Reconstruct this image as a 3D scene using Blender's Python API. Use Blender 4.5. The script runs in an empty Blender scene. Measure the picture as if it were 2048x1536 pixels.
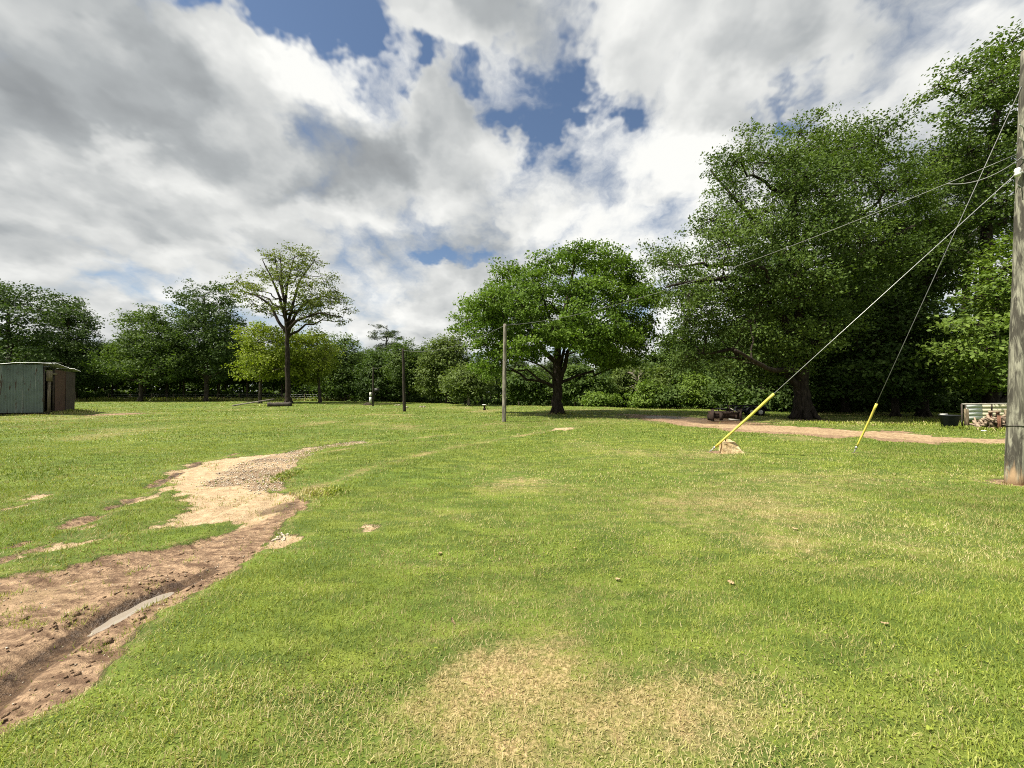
import bpy, math, random
import numpy as np
from mathutils import Vector, Matrix

# ------------------------------------------------------------------ camera, sky, sun, exposure
scene = bpy.context.scene
COL = scene.collection
F = 772.0            # focal length in pixels of a 2048 x 1536 frame
CAM_H = 1.6
PITCH = math.atan(15.0 / F)

cam_d = bpy.data.cameras.new("camera")
cam_d.sensor_width = 36.0
cam_d.lens = F / 2048.0 * 36.0
cam_d.clip_start = 0.05
cam_d.clip_end = 3000.0
cam = bpy.data.objects.new("camera", cam_d)
COL.objects.link(cam)
cam.location = (0, 0, CAM_H)
cam.rotation_euler = (math.pi / 2 + PITCH, 0, 0)
scene.camera = cam

SUN_EL, SUN_AZ = math.radians(57), math.atan2(-0.30, -0.95)      # direction towards the sun
SUN_DIR = Vector((math.cos(SUN_AZ) * math.cos(SUN_EL), math.sin(SUN_AZ) * math.cos(SUN_EL), math.sin(SUN_EL)))
SKY_STRENGTH = 0.056
CLOUD_GAIN = 0.715

scene.view_settings.view_transform = 'Standard'
scene.view_settings.look = 'None'
scene.view_settings.gamma = 1.0
scene.view_settings.use_curve_mapping = False
scene.view_settings.exposure = 1.08
scene.render.engine = 'CYCLES'
scene.cycles.max_bounces = 6
scene.cycles.diffuse_bounces = 3
scene.cycles.glossy_bounces = 2
scene.cycles.transmission_bounces = 4
scene.cycles.filter_width = 1.05
scene.cycles.caustics_reflective = False
scene.cycles.caustics_refractive = False
try:
    scene.cycles.use_denoising = False
except Exception:
    pass


def ray(px, py):
    """world direction of the photograph's pixel (2048 x 1536)"""
    x, y, z = px - 1024.0, F, -(py - 768.0)
    c, s = math.cos(PITCH), math.sin(PITCH)
    return np.array([x, y * c - z * s, y * s + z * c])


def gp(px, py, z=0.0):
    """point on the ground plane under a pixel"""
    r = ray(px, py)
    t = (z - CAM_H) / r[2]
    return np.array([r[0] * t, r[1] * t])


def at(px, py, depth):
    """point at a given distance (world y) under a pixel"""
    r = ray(px, py)
    t = depth / r[1]
    return np.array([r[0] * t, depth, CAM_H + r[2] * t])


# ---- node helper -------------------------------------------------------------
class E:
    """tiny expression wrapper round a node socket"""
    def __init__(s, g, k):
        s.g, s.k = g, k

    def _op(s, op, o, rev=False):
        n = s.g.nodes.new('ShaderNodeMath')
        n.operation = op
        a, b = (o, s) if rev else (s, o)
        for i, v in enumerate((a, b)):
            if isinstance(v, E):
                s.g.links.new(v.k, n.inputs[i])
            elif v is not None:
                n.inputs[i].default_value = float(v)
        return E(s.g, n.outputs[0])

    def __add__(s, o): return s._op('ADD', o)
    def __radd__(s, o): return s._op('ADD', o, True)
    def __sub__(s, o): return s._op('SUBTRACT', o)
    def __rsub__(s, o): return s._op('SUBTRACT', o, True)
    def __mul__(s, o): return s._op('MULTIPLY', o)
    def __rmul__(s, o): return s._op('MULTIPLY', o, True)
    def __truediv__(s, o): return s._op('DIVIDE', o)
    def max(s, o): return s._op('MAXIMUM', o)
    def min(s, o): return s._op('MINIMUM', o)
    def pow(s, o): return s._op('POWER', o)
    def exp(s): return s._op('EXPONENT', None)

    def ss(s, lo, hi, a=0.0, b=1.0, smooth=True):
        n = s.g.nodes.new('ShaderNodeMapRange')
        n.interpolation_type = 'SMOOTHSTEP' if smooth else 'LINEAR'
        s.g.links.new(s.k, n.inputs[0])
        n.inputs[1].default_value, n.inputs[2].default_value = lo, hi
        n.inputs[3].default_value, n.inputs[4].default_value = a, b
        return E(s.g, n.outputs[0])


class G:
    def __init__(s, tree):
        s.t = tree
        s.nodes, s.links = tree.nodes, tree.links
        s.nodes.clear()

    def new(s, typ, **kw):
        n = s.nodes.new(typ)
        for k, v in kw.items():
            setattr(n, k, v)
        return n

    def link(s, a, b):
        s.links.new(a.k if isinstance(a, E) else a, b)

    def noise(s, vec, scale, detail=4, rough=0.55, dist=0.0, dims='3D', out=0):
        n = s.new('ShaderNodeTexNoise', noise_dimensions=dims)
        if vec is not None:
            s.link(vec, n.inputs['Vector'])
        n.inputs['Scale'].default_value = scale
        n.inputs['Detail'].default_value = detail
        n.inputs['Roughness'].default_value = rough
        n.inputs['Distortion'].default_value = dist
        return E(s, n.outputs[out])

    def mixc(s, f, a, b, mode='MIX'):
        n = s.new('ShaderNodeMix', data_type='RGBA', blend_type=mode)
        for sock, v in ((n.inputs[0], f), (n.inputs[6], a), (n.inputs[7], b)):
            if isinstance(v, E):
                s.link(v, sock)
            elif hasattr(v, 'is_linked'):
                s.link(v, sock)
            elif isinstance(v, (tuple, list)):
                sock.default_value = tuple(v) + (1.0,) if len(v) == 3 else tuple(v)
            else:
                sock.default_value = v
        return E(s, n.outputs[2])

    def attr(s, name):
        n = s.new('ShaderNodeAttribute', attribute_name=name)
        return E(s, n.outputs['Fac'])

    def pos(s):
        return s.new('ShaderNodeNewGeometry').outputs['Position']

    def objco(s):
        return s.new('ShaderNodeTexCoord').outputs['Object']

    def mapping(s, vec, scale=(1, 1, 1), rot=(0, 0, 0), loc=(0, 0, 0)):
        n = s.new('ShaderNodeMapping')
        s.link(vec, n.inputs[0])
        n.inputs['Scale'].default_value = scale
        n.inputs['Rotation'].default_value = rot
        n.inputs['Location'].default_value = loc
        return n.outputs[0]

    def bump(s, h, strength=0.5, dist=0.02):
        n = s.new('ShaderNodeBump')
        n.inputs['Strength'].default_value = strength
        n.inputs['Distance'].default_value = dist
        s.link(h, n.inputs['Height'])
        return n.outputs[0]


# ---- world: physical blue sky seen through broken cloud ---------------------------
world = bpy.data.worlds.new("World")
scene.world = world
world.use_nodes = True
world.cycles.sampling_method = 'MANUAL'
world.cycles.sample_map_resolution = 512
g = G(world.node_tree)
sky = g.new('ShaderNodeTexSky', sky_type='NISHITA')
sky.sun_disc = False
sky.sun_elevation = SUN_EL
sky.sun_rotation = math.atan2(SUN_DIR.x, SUN_DIR.y)
sky.air_density, sky.dust_density, sky.ozone_density = 1.0, 0.3, 1.0
bg_sky = g.new('ShaderNodeBackground')
bg_sky.inputs[1].default_value = SKY_STRENGTH
g.link(sky.outputs[0], bg_sky.inputs[0])
tc = g.new('ShaderNodeTexCoord').outputs['Generated']
sep = g.new('ShaderNodeSeparateXYZ')
g.link(tc, sep.inputs[0])
dx, dy, dz = (E(g, sep.outputs[i]) for i in range(3))
ZOFF = 0.42
zz = dz.max(0.0) + ZOFF
pu, pv = dx / zz, dy / zz
comb = g.new('ShaderNodeCombineXYZ')
g.link(pu, comb.inputs[0])
g.link(pv, comb.inputs[1])
cvec = comb.outputs[0]


def plane_uv(px, py):
    r = ray(px, py)
    r = r / np.linalg.norm(r)
    return r[:2] / (max(r[2], 0) + ZOFF)


def blob(px, py, rx, ry, amp, warp=None):
    """soft patch of the cloud deck, centred where the photograph shows it"""
    c = plane_uv(px, py)
    a = (plane_uv(px + rx, py) - plane_uv(px - rx, py)) / 2
    b = (plane_uv(px, py + ry) - plane_uv(px, py - ry)) / 2
    M = np.linalg.inv(np.array([a, b]).T)
    u, v = (wu, wv) if warp is None else warp
    q0 = (u - float(c[0])) * float(M[0, 0]) + (v - float(c[1])) * float(M[0, 1])
    q1 = (u - float(c[0])) * float(M[1, 0]) + (v - float(c[1])) * float(M[1, 1])
    return ((q0 * q0 + q1 * q1) * -1.0).exp() * amp


wn = g.new('ShaderNodeTexNoise', noise_dimensions='2D')
g.link(cvec, wn.inputs['Vector'])
wn.inputs['Scale'].default_value = 3.2
wn.inputs['Detail'].default_value = 5.0
wn.inputs['Roughness'].default_value = 0.62
wsep = g.new('ShaderNodeSeparateColor')
g.link(wn.outputs['Color'], wsep.inputs[0])
wu = pu + (E(g, wsep.outputs[0]) - 0.5) * 0.40
wv = pv + (E(g, wsep.outputs[1]) - 0.5) * 0.40
wcomb = g.new('ShaderNodeCombineXYZ')
g.link(pu + (E(g, wsep.outputs[0]) - 0.5) * 0.22, wcomb.inputs[0])
g.link(pv + (E(g, wsep.outputs[1]) - 0.5) * 0.22, wcomb.inputs[1])


def billow(vec, scale):
    """rounded cumulus heads"""
    v_ = g.new('ShaderNodeTexVoronoi', feature='F1', voronoi_dimensions='2D')
    g.link(vec, v_.inputs['Vector'])
    v_.inputs['Scale'].default_value = scale
    v_.inputs['Detail'].default_value = 2.0
    v_.inputs['Roughness'].default_value = 0.55
    return 1.0 - E(g, v_.outputs['Distance'])


def shifted(vec, d_):
    o_ = g.new('ShaderNodeVectorMath', operation='ADD')
    g.link(vec, o_.inputs[0])
    o_.inputs[1].default_value = d_
    return o_.outputs[0]


SHIFT = (-0.045, 0.07, 0)
b1 = billow(wcomb.outputs[0], 3.6)
b2 = billow(shifted(wcomb.outputs[0], SHIFT), 3.6)
n1 = g.noise(cvec, 1.75, 7, 0.58, 0.0, '2D')
n2 = g.noise(shifted(cvec, SHIFT), 1.75, 5, 0.58, 0.0, '2D')
n3 = g.noise(cvec, 1.0, 3, 0.5, 0.0, '2D')
wisp = g.noise(g.mapping(wcomb.outputs[0], (1.6, 1.0, 1), rot=(0, 0, 0.5)), 4.0, 7, 0.68, 0.0, '2D')
cov = 0.76 + (n1 - 0.5) * 0.62 + (b1 - 0.55) * 0.22 + (wisp - 0.5) * 0.30
for h in ((580, 15, 180, 80, -.54), (440, 10, 70, 50, -.18), (690, 85, 75, 50, -.36), (985, 190, 60, 44, -.36), (1075, 125, 48, 50, -.24), (850, 170, 60, 34, -.36),
          (1075, 300, 36, 60, -.36), (1205, 238, 26, 30, -.18), (1125, 200, 50, 36, -.26), (1225, 120, 70, 70, .16), (895, 530, 60, 22, -.36), (985, 540, 34, 16, -.28),
          (1590, 190, 60, 30, -.22), (1500, 225, 45, 22, -.16), (1800, 20, 60, 60, -.10),
          (540, 170, 120, 55, .16), (875, 60, 90, 60, .26), (800, 270, 140, 60, .14), (230, 300, 330, 200, .16), (1450, 330, 260, 120, .14), (1420, 120, 200, 110, .12)):
    cov = cov + blob(*h)
alpha = cov.ss(0.405, 0.70)
thick = cov.ss(0.55, 0.95)
bright = 0.77 + (n1 - n2) * 0.9 + (b1 - b2) * 0.38 - (n3 - 0.5) * 0.55 - thick * 0.16 + (wisp - 0.5) * 0.18
for h in ((110, 190, 300, 150, -.16), (330, 110, 160, 60, -.12), (780, 310, 260, 55, -.20), (600, 330, 130, 60, -.16), (850, 500, 170, 60, -.24), (300, 470, 260, 50, -.14), (1500, 130, 240, 120, -.16),
          (610, 175, 150, 50, .34), (1330, 560, 240, 130, .32), (1380, 290, 170, 60, .22), (1180, 420, 120, 90, .18), (230, 290, 80, 35, .26), (450, 330, 90, 50, .1),
          (560, 400, 60, 30, .10), (830, 640, 120, 35, .14), (130, 590, 160, 22, .2), (1900, 200, 150, 120, .12), (860, 80, 90, 60, .14)):
    bright = bright + blob(*h)
ramp = g.new('ShaderNodeValToRGB')
ramp.color_ramp.elements[0].position = 0.0
ramp.color_ramp.elements[0].color = (0.145, 0.155, 0.165, 1)
ramp.color_ramp.elements[1].position = 1.0
ramp.color_ramp.elements[1].color = (0.66, 0.66, 0.635, 1)
e = ramp.color_ramp.elements.new(0.45)
e.color = (0.30, 0.316, 0.322, 1)
g.link(bright, ramp.inputs[0])
bg_cl = g.new('ShaderNodeBackground')
bg_cl.inputs[1].default_value = CLOUD_GAIN
g.link(ramp.outputs[0], bg_cl.inputs[0])
mixw = g.new('ShaderNodeMixShader')
g.link(alpha, mixw.inputs[0])
g.link(bg_sky.outputs[0], mixw.inputs[1])
g.link(bg_cl.outputs[0], mixw.inputs[2])
wout = g.new('ShaderNodeOutputWorld')
g.link(mixw.outputs[0], wout.inputs[0])

sun_d = bpy.data.lights.new("sun", 'SUN')
sun_d.energy = 5.0
sun_d.angle = math.radians(0.8)
sun_d.color = (1.0, 0.93, 0.80)
sun = bpy.data.objects.new("sun", sun_d)
COL.objects.link(sun)
sun.rotation_euler = SUN_DIR.to_track_quat('Z', 'Y').to_euler()
sun.location = (-20, -10, 40)


# ------------------------------------------------------------------ materials
MATS = {}


def new_mat(name):
    m = bpy.data.materials.new(name)
    m.use_nodes = True
    MATS[name] = m
    return m, G(m.node_tree)


def finish(gr, col, rough=0.8, normal=None, metal=0.0, spec=0.3):
    b = gr.new('ShaderNodeBsdfPrincipled')
    if isinstance(col, E):
        gr.link(col, b.inputs['Base Color'])
    else:
        b.inputs['Base Color'].default_value = tuple(col) + (1.0,)
    if isinstance(rough, E):
        gr.link(rough, b.inputs['Roughness'])
    else:
        b.inputs['Roughness'].default_value = rough
    b.inputs['Metallic'].default_value = metal
    b.inputs['Specular IOR Level'].default_value = spec
    if normal is not None:
        gr.link(normal, b.inputs['Normal'])
    o = gr.new('ShaderNodeOutputMaterial')
    gr.link(b.outputs[0], o.inputs[0])
    return b


def leaf_mat(name, col_a, col_b, transl=0.32, spec=0.12, rough=0.6):
    m, gr = new_mat(name)
    tint = gr.attr('tint')
    col = gr.mixc(tint, col_a, col_b)
    b = gr.new('ShaderNodeBsdfPrincipled')
    gr.link(col, b.inputs['Base Color'])
    b.inputs['Roughness'].default_value = rough
    b.inputs['Specular IOR Level'].default_value = spec
    t = gr.new('ShaderNodeBsdfTranslucent')
    tcol = gr.mixc(1.0, col, (1.25, 1.35, 0.5), 'MULTIPLY')
    gr.link(tcol, t.inputs[0])
    mx = gr.new('ShaderNodeMixShader')
    mx.inputs[0].default_value = transl
    gr.link(b.outputs[0], mx.inputs[1])
    gr.link(t.outputs[0], mx.inputs[2])
    o = gr.new('ShaderNodeOutputMaterial')
    gr.link(mx.outputs[0], o.inputs[0])
    return m


leaf_mat('oak_leaf', (0.028, 0.056, 0.012), (0.120, 0.178, 0.038), 0.3)
leaf_mat('maple_leaf', (0.048, 0.098, 0.013), (0.145, 0.225, 0.034))
leaf_mat('elm_leaf', (0.110, 0.160, 0.018), (0.235, 0.285, 0.038))
leaf_mat('sparse_leaf', (0.075, 0.110, 0.018), (0.160, 0.190, 0.040))
leaf_mat('dark_leaf', (0.024, 0.050, 0.014), (0.072, 0.114, 0.028), 0.26)
leaf_mat('wood_leaf', (0.038, 0.072, 0.018), (0.105, 0.155, 0.040))
leaf_mat('bright_leaf', (0.065, 0.115, 0.020), (0.155, 0.220, 0.042))
leaf_mat('pine_needle', (0.030, 0.052, 0.022), (0.075, 0.098, 0.036), 0.15)
leaf_mat('olive_leaf', (0.060, 0.092, 0.026), (0.130, 0.175, 0.050), 0.3)


def bark(name, a, b, sc=3.0, bumpd=0.05):
    m, gr = new_mat(name)
    co = gr.mapping(gr.objco(), (sc, sc, sc * 0.22))
    n = gr.noise(co, 3.0, 6, 0.65, 0.6)
    n2 = gr.noise(gr.objco(), 1.3, 3)
    c = gr.mixc(n.ss(0.35, 0.68), a, b)
    c = gr.mixc(n2.ss(0.55, 0.75) * 0.5, c, tuple(0.6 * (x + y) for x, y in zip(a, b)))
    finish(gr, c, 0.9, gr.bump(n, 0.9, bumpd), 0, 0.15)
    return m


bark('oak_bark', (0.012, 0.009, 0.007), (0.046, 0.037, 0.029))
bark('maple_bark', (0.014, 0.010, 0.008), (0.050, 0.040, 0.031), 4)
bark('grey_bark', (0.030, 0.025, 0.020), (0.095, 0.080, 0.064), 4)
bark('pale_bark', (0.20, 0.17, 0.13), (0.40, 0.35, 0.28), 3)
bark('dead_wood', (0.22, 0.19, 0.15), (0.42, 0.38, 0.31), 4)


def pole_mat(name, dark, light, base_pale=True, sc=1.0, lo=0.42, hi=0.60):
    m, gr = new_mat(name)
    oc = gr.objco()
    co = gr.mapping(oc, (11 * sc, 11 * sc, 1.7 * sc))
    n = gr.noise(co, 1.0, 5, 0.62, 0.9)
    grain = gr.noise(gr.mapping(oc, (60 * sc, 60 * sc, 2.2 * sc)), 1.0, 4, 0.6)
    v = gr.noise(gr.mapping(oc, (4 * sc, 4 * sc, 1.2 * sc), loc=(3, 1, 7)), 1.0, 3)
    c = gr.mixc(n.ss(lo, hi), dark, light)
    c = gr.mixc(grain.ss(0.45, 0.62) * 0.55, c, tuple(x * 0.55 for x in dark))
    c = gr.mixc(v.ss(0.5, 0.72) * 0.45, c, tuple(0.5 * (x + y) for x, y in zip(dark, light)))
    if base_pale:
        sp = gr.new('ShaderNodeSeparateXYZ')
        gr.link(oc, sp.inputs[0])
        z = E(gr, sp.outputs[2]) + (n - 0.5) * 0.9 + (grain - 0.5) * 0.5
        c = gr.mixc(z.ss(0.02, 0.30, 1.0, 0.0) * 0.8, c, (0.42, 0.29, 0.17))
    finish(gr, c, 0.88, gr.bump(grain + n * 1.5, 0.8, 0.012), 0, 0.2)
    return m


pole_mat('weathered_pole', (0.060, 0.056, 0.045), (0.27, 0.265, 0.205))
pole_mat('grey_pole', (0.10, 0.09, 0.075), (0.32, 0.29, 0.24), False)
pole_mat('dark_pole', (0.020, 0.016, 0.013), (0.06, 0.050, 0.04), False)
pole_mat('fence_wood', (0.10, 0.08, 0.05), (0.24, 0.195, 0.125), False)
pole_mat('old_board', (0.11, 0.09, 0.065), (0.24, 0.20, 0.145), False)


def simple(name, col, rough=0.6, metal=0.0, var=0.25, sc=6.0, spec=0.3, dirt=None, dirt_amt=0.4):
    m, gr = new_mat(name)
    n = gr.noise(gr.objco(), sc, 5, 0.6)
    c = gr.mixc(n.ss(0.3, 0.7), tuple(x * (1 - var) for x in col), tuple(min(1, x * (1 + var)) for x in col))
    if dirt:
        d = gr.noise(gr.mapping(gr.objco(), (1, 1, 0.6), loc=(5, 2, 1)), sc * 0.6, 5, 0.65)
        c = gr.mixc(d.ss(0.48, 0.66) * dirt_amt, c, dirt)
    finish(gr, c, rough, gr.bump(n, 0.25, 0.005), metal, spec)
    return m


simple('guard_yellow', (0.66, 0.57, 0.10), 0.5, 0, 0.10, 5, 0.35, (0.34, 0.27, 0.11), 0.65)
simple('steel_wire', (0.42, 0.43, 0.42), 0.45, 0.6, 0.1)
simple('cable_grey', (0.15, 0.155, 0.15), 0.5, 0.2, 0.1)
simple('porcelain', (0.75, 0.75, 0.72), 0.25, 0, 0.05)
simple('black_plastic', (0.014, 0.017, 0.020), 0.75, 0, 0.3, 5, 0.2, (0.05, 0.05, 0.05), 0.3)
simple('black_paint', (0.010, 0.010, 0.011), 0.5, 0, 0.3, 8, 0.4, (0.05, 0.03, 0.02), 0.4)
simple('tyre_rubber', (0.016, 0.016, 0.016), 0.85, 0, 0.3)
simple('wheel_white', (0.62, 0.61, 0.57), 0.5, 0, 0.12)
simple('white_sheet', (0.62, 0.66, 0.64), 0.5, 0, 0.10, 2, 0.3, (0.36, 0.37, 0.32), 0.35)
simple('cream_sheet', (0.64, 0.60, 0.44), 0.5, 0, 0.08, 2, 0.3, (0.40, 0.36, 0.24), 0.3)
simple('white_plastic', (0.72, 0.72, 0.70), 0.4, 0, 0.08)
simple('rusty_iron', (0.026, 0.018, 0.014), 0.85, 0.1, 0.45, 9, 0.25, (0.060, 0.030, 0.018), 0.5)
simple('rusty_post', (0.13, 0.065, 0.040), 0.85, 0.1, 0.4, 12)
simple('pipe_grey', (0.24, 0.23, 0.20), 0.6, 0.3, 0.2)
simple('split_wood', (0.26, 0.20, 0.145), 0.85, 0, 0.5, 5, 0.2, (0.045, 0.034, 0.026), 0.95)
simple('dry_leaf', (0.30, 0.22, 0.12), 0.8, 0, 0.35, 20)
simple('stone', (0.42, 0.36, 0.28), 0.85, 0, 0.55, 30)
simple('bark_log', (0.045, 0.038, 0.032), 0.9, 0, 0.4, 8)
simple('dirt_heap', (0.075, 0.060, 0.040), 0.95, 0, 0.5, 9)
simple('shed_frame', (0.055, 0.045, 0.036), 0.9, 0, 0.3)

m, gr = new_mat('chunk')
n = gr.noise(gr.objco(), 5, 7, 0.7)
n2 = gr.noise(gr.objco(), 22, 4, 0.6)
c = gr.mixc(n.ss(0.35, 0.65), (0.34, 0.23, 0.115), (0.62, 0.50, 0.30))
c = gr.mixc(n2.ss(0.55, 0.72) * 0.5, c, (0.20, 0.13, 0.07))
finish(gr, c, 0.92, gr.bump(n + n2 * 0.4, 0.9, 0.03), 0, 0.15)


def sheet_mat(name, base, streak, rust, rust_lo, metal=0.25, rough=0.5):
    m, gr = new_mat(name)
    oc = gr.objco()
    s1 = gr.noise(gr.mapping(oc, (5, 5, 0.35)), 1.0, 5, 0.6)
    s2 = gr.noise(oc, 1.6, 6, 0.65)
    s3 = gr.noise(gr.mapping(oc, (9, 9, 1.6), loc=(4, 0, 2)), 0.8, 4, 0.6)
    c = gr.mixc(s2.ss(0.3, 0.7), base, tuple(x * 1.35 for x in base))
    c = gr.mixc(s1.ss(0.53, 0.66) * 0.75, c, streak)
    c = gr.mixc(s3.ss(rust_lo, rust_lo + 0.06) * 0.9, c, rust)
    finish(gr, c, rough, None, metal, 0.4)
    return m


sheet_mat('galvanised', (0.098, 0.122, 0.118), (0.26, 0.28, 0.27), (0.055, 0.022, 0.014), 0.595)
sheet_mat('brown_sheet', (0.070, 0.038, 0.030), (0.10, 0.062, 0.050), (0.04, 0.02, 0.015), 0.6, 0.1, 0.65)
sheet_mat('umber_sheet', (0.048, 0.036, 0.032), (0.075, 0.055, 0.048), (0.03, 0.02, 0.015), 0.62, 0.1, 0.65)
sheet_mat('roof_sheet', (0.34, 0.36, 0.36), (0.50, 0.52, 0.52), (0.10, 0.05, 0.03), 0.68, 0.3, 0.45)

# ---- ground material ------------------------------------------------------------
m, gr = new_mat('ground')
P = gr.pos()
a_sand, a_mud, a_grav, a_dry, a_damp = (gr.attr(k) for k in ('sand', 'mud', 'gravel', 'dry', 'damp'))
fine = gr.noise(P, 55, 4, 0.65)
mid = gr.noise(P, 9, 5, 0.62)
big = gr.noise(P, 1.1, 5, 0.6)
huge = gr.noise(P, 0.16, 4, 0.55)
strk = gr.noise(gr.mapping(P, (0.12, 0.75, 1.0)), 1.0, 5, 0.6)
jit = (mid - 0.5) * 0.40 + (fine - 0.5) * 0.22
# turf: base between the blades near the camera, the whole lawn further away
gcol = gr.mixc(big.ss(0.3, 0.7), (0.100, 0.160, 0.018), (0.190, 0.245, 0.030))
gcol = gr.mixc(strk.ss(0.42, 0.66) * 0.7, gcol, (0.250, 0.260, 0.050))
gcol = gr.mixc(huge.ss(0.45, 0.68) * 0.55, gcol, (0.090, 0.150, 0.016))
lump = gr.noise(gr.mapping(P, (0.9, 2.2, 1.0)), 1.6, 6, 0.68)
gcol = gr.mixc(lump.ss(0.40, 0.62) * 0.6, (0.062, 0.096, 0.014), gcol)
gcol = gr.mixc(fine.ss(0.52, 0.75) * 0.55, gcol, (0.052, 0.078, 0.014))
dry = (a_dry + (big - 0.5) * 0.7 + (mid - 0.5) * 0.9 + (fine - 0.5) * 0.5).ss(0.38, 1.05)
gcol = gr.mixc(dry, gcol, gr.mixc(fine.ss(0.4, 0.65), (0.20, 0.135, 0.065), (0.42, 0.32, 0.165)))
# bare soils
scol = gr.mixc(mid.ss(0.32, 0.70), (0.380, 0.270, 0.160), (0.510, 0.390, 0.250))
scol = gr.mixc(fine.ss(0.62, 0.74) * 0.6, scol, (0.17, 0.095, 0.05))
mpat = gr.noise(gr.mapping(P, (4.0, 11.0, 5), rot=(0, 0, -0.85)), 1.4, 8, 0.72, 0.4)
tyre = gr.noise(gr.mapping(P, (1.2, 11.0, 3), rot=(0, 0, -0.95)), 1.0, 6, 0.7, 0.3)
scol = gr.mixc(tyre.ss(0.56, 0.66) * 0.75, scol, (0.20, 0.115, 0.06))
mcol = gr.mixc(mpat.ss(0.36, 0.66), (0.125, 0.074, 0.045), (0.430, 0.295, 0.185))
clod = gr.noise(P, 24, 6, 0.72)
mcol = gr.mixc(clod.ss(0.50, 0.62) * 0.75, mcol, (0.115, 0.070, 0.045))
mcol = gr.mixc(fine.ss(0.58, 0.72) * 0.6, mcol, (0.06, 0.036, 0.022))
mcol = gr.mixc((big * 0.6 + clod * 0.4).ss(0.52, 0.62) * 0.6, mcol, (0.38, 0.27, 0.155))
vor = gr.new('ShaderNodeTexVoronoi')
gr.link(P, vor.inputs['Vector'])
vor.inputs['Scale'].default_value = 48
vd = E(gr, vor.outputs['Distance'])
stone = gr.mixc(E(gr, vor.outputs['Color']).ss(0.1, 0.9), (0.20, 0.14, 0.085), (0.46, 0.37, 0.26))
vcol = gr.mixc(vd.ss(0.30, 0.55), stone, (0.19, 0.125, 0.075))
vcol = gr.mixc(big.ss(0.42, 0.6) * 0.8, vcol, scol)
scol = gr.mixc(gr.attr('clay'), scol, gr.mixc(mid.ss(0.35, 0.65), (0.240, 0.158, 0.092), (0.430, 0.315, 0.190)))
f_sand = (a_sand + jit).ss(0.44, 0.56)
f_mud = (a_mud + jit).ss(0.42, 0.58)
f_grav = (a_grav + jit * 1.8 - 0.12).ss(0.42, 0.56)
col = gr.mixc(f_sand, gcol, scol)
col = gr.mixc(f_mud, col, mcol)
col = gr.mixc(f_grav, col, vcol)
wet = (a_damp + jit * 0.8).ss(0.40, 0.62)
col = gr.mixc(wet, col, gr.mixc(1.0, col, (0.42, 0.39, 0.36), 'MULTIPLY'))
bare = f_sand.max(f_mud).max(f_grav)
hgt = fine * 0.7 + mid + (mpat * 1.6 + tyre * 1.2 + clod * 1.6) * bare
rough = wet.ss(0, 1, 0.92, 0.38)
finish(gr, col, rough, gr.bump(hgt, 0.8, 0.03), 0, 0.25)

m, gr = new_mat('grass_blade')
tint, dryv = gr.attr('tint'), gr.attr('dry')
c = gr.mixc(tint, (0.072, 0.142, 0.010), (0.345, 0.390, 0.056))
c = gr.mixc(dryv, c, gr.mixc(tint, (0.32, 0.24, 0.11), (0.60, 0.51, 0.30)))
b = gr.new('ShaderNodeBsdfPrincipled')
gr.link(c, b.inputs['Base Color'])
b.inputs['Roughness'].default_value = 0.55
b.inputs['Specular IOR Level'].default_value = 0.25
t = gr.new('ShaderNodeBsdfTranslucent')
gr.link(gr.mixc(1.0, c, (1.15, 1.2, 0.6), 'MULTIPLY'), t.inputs[0])
mx = gr.new('ShaderNodeMixShader')
mx.inputs[0].default_value = 0.3
gr.link(b.outputs[0], mx.inputs[1])
gr.link(t.outputs[0], mx.inputs[2])
o = gr.new('ShaderNodeOutputMaterial')
gr.link(mx.outputs[0], o.inputs[0])

m, gr = new_mat('muddy_water')
finish(gr, (0.25, 0.215, 0.175), 0.05, gr.bump(gr.noise(gr.pos(), 14, 2), 0.04, 0.004), 0, 0.6)


# ------------------------------------------------------------------ mesh helpers
class Acc:
    def __init__(s):
        s.v, s.q, s.t, s.a, s.n = [], [], [], {}, 0

    def add(s, verts, quads=None, tris=None, **attrs):
        verts = np.asarray(verts, float).reshape(-1, 3)
        if quads is not None and len(quads):
            s.q.append(np.asarray(quads, np.int64) + s.n)
        if tris is not None and len(tris):
            s.t.append(np.asarray(tris, np.int64) + s.n)
        s.v.append(verts)
        for k, val in attrs.items():
            s.a.setdefault(k, []).append(np.broadcast_to(np.asarray(val, float), (len(verts),)))
        s.n += len(verts)
        return s

    def mesh(s, name, mat, smooth=False):
        me = bpy.data.meshes.new(name)
        V = np.concatenate(s.v).astype(np.float32)
        Q = np.concatenate(s.q) if s.q else np.zeros((0, 4), np.int64)
        T = np.concatenate(s.t) if s.t else np.zeros((0, 3), np.int64)
        me.vertices.add(len(V))
        me.vertices.foreach_set('co', V.ravel())
        idx = np.concatenate([Q.ravel(), T.ravel()]).astype(np.int32)
        me.loops.add(len(idx))
        me.loops.foreach_set('vertex_index', idx)
        me.polygons.add(len(Q) + len(T))
        st = np.concatenate([np.arange(len(Q)) * 4, len(Q) * 4 + np.arange(len(T)) * 3]).astype(np.int32)
        me.polygons.foreach_set('loop_start', st)
        if smooth:
            me.polygons.foreach_set('use_smooth', np.ones(len(st), bool))
        me.update(calc_edges=True)
        for k, L in s.a.items():
            at_ = me.attributes.new(k, 'FLOAT', 'POINT')
            at_.data.foreach_set('value', np.concatenate(L).astype(np.float32))
        if mat:
            me.materials.append(MATS[mat])
        return me

    def build(s, name, mat, parent=None, smooth=False):
        return link(name, s.mesh(name, mat, smooth), parent)


def link(name, data, parent=None):
    o = bpy.data.objects.new(name, data)
    COL.objects.link(o)
    o.parent = parent
    return o


def tag(o, label=None, cat=None, group=None, kind=None):
    for k, v in (('label', label), ('category', cat), ('group', group), ('kind', kind)):
        if v:
            o[k] = v
    return o


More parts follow.
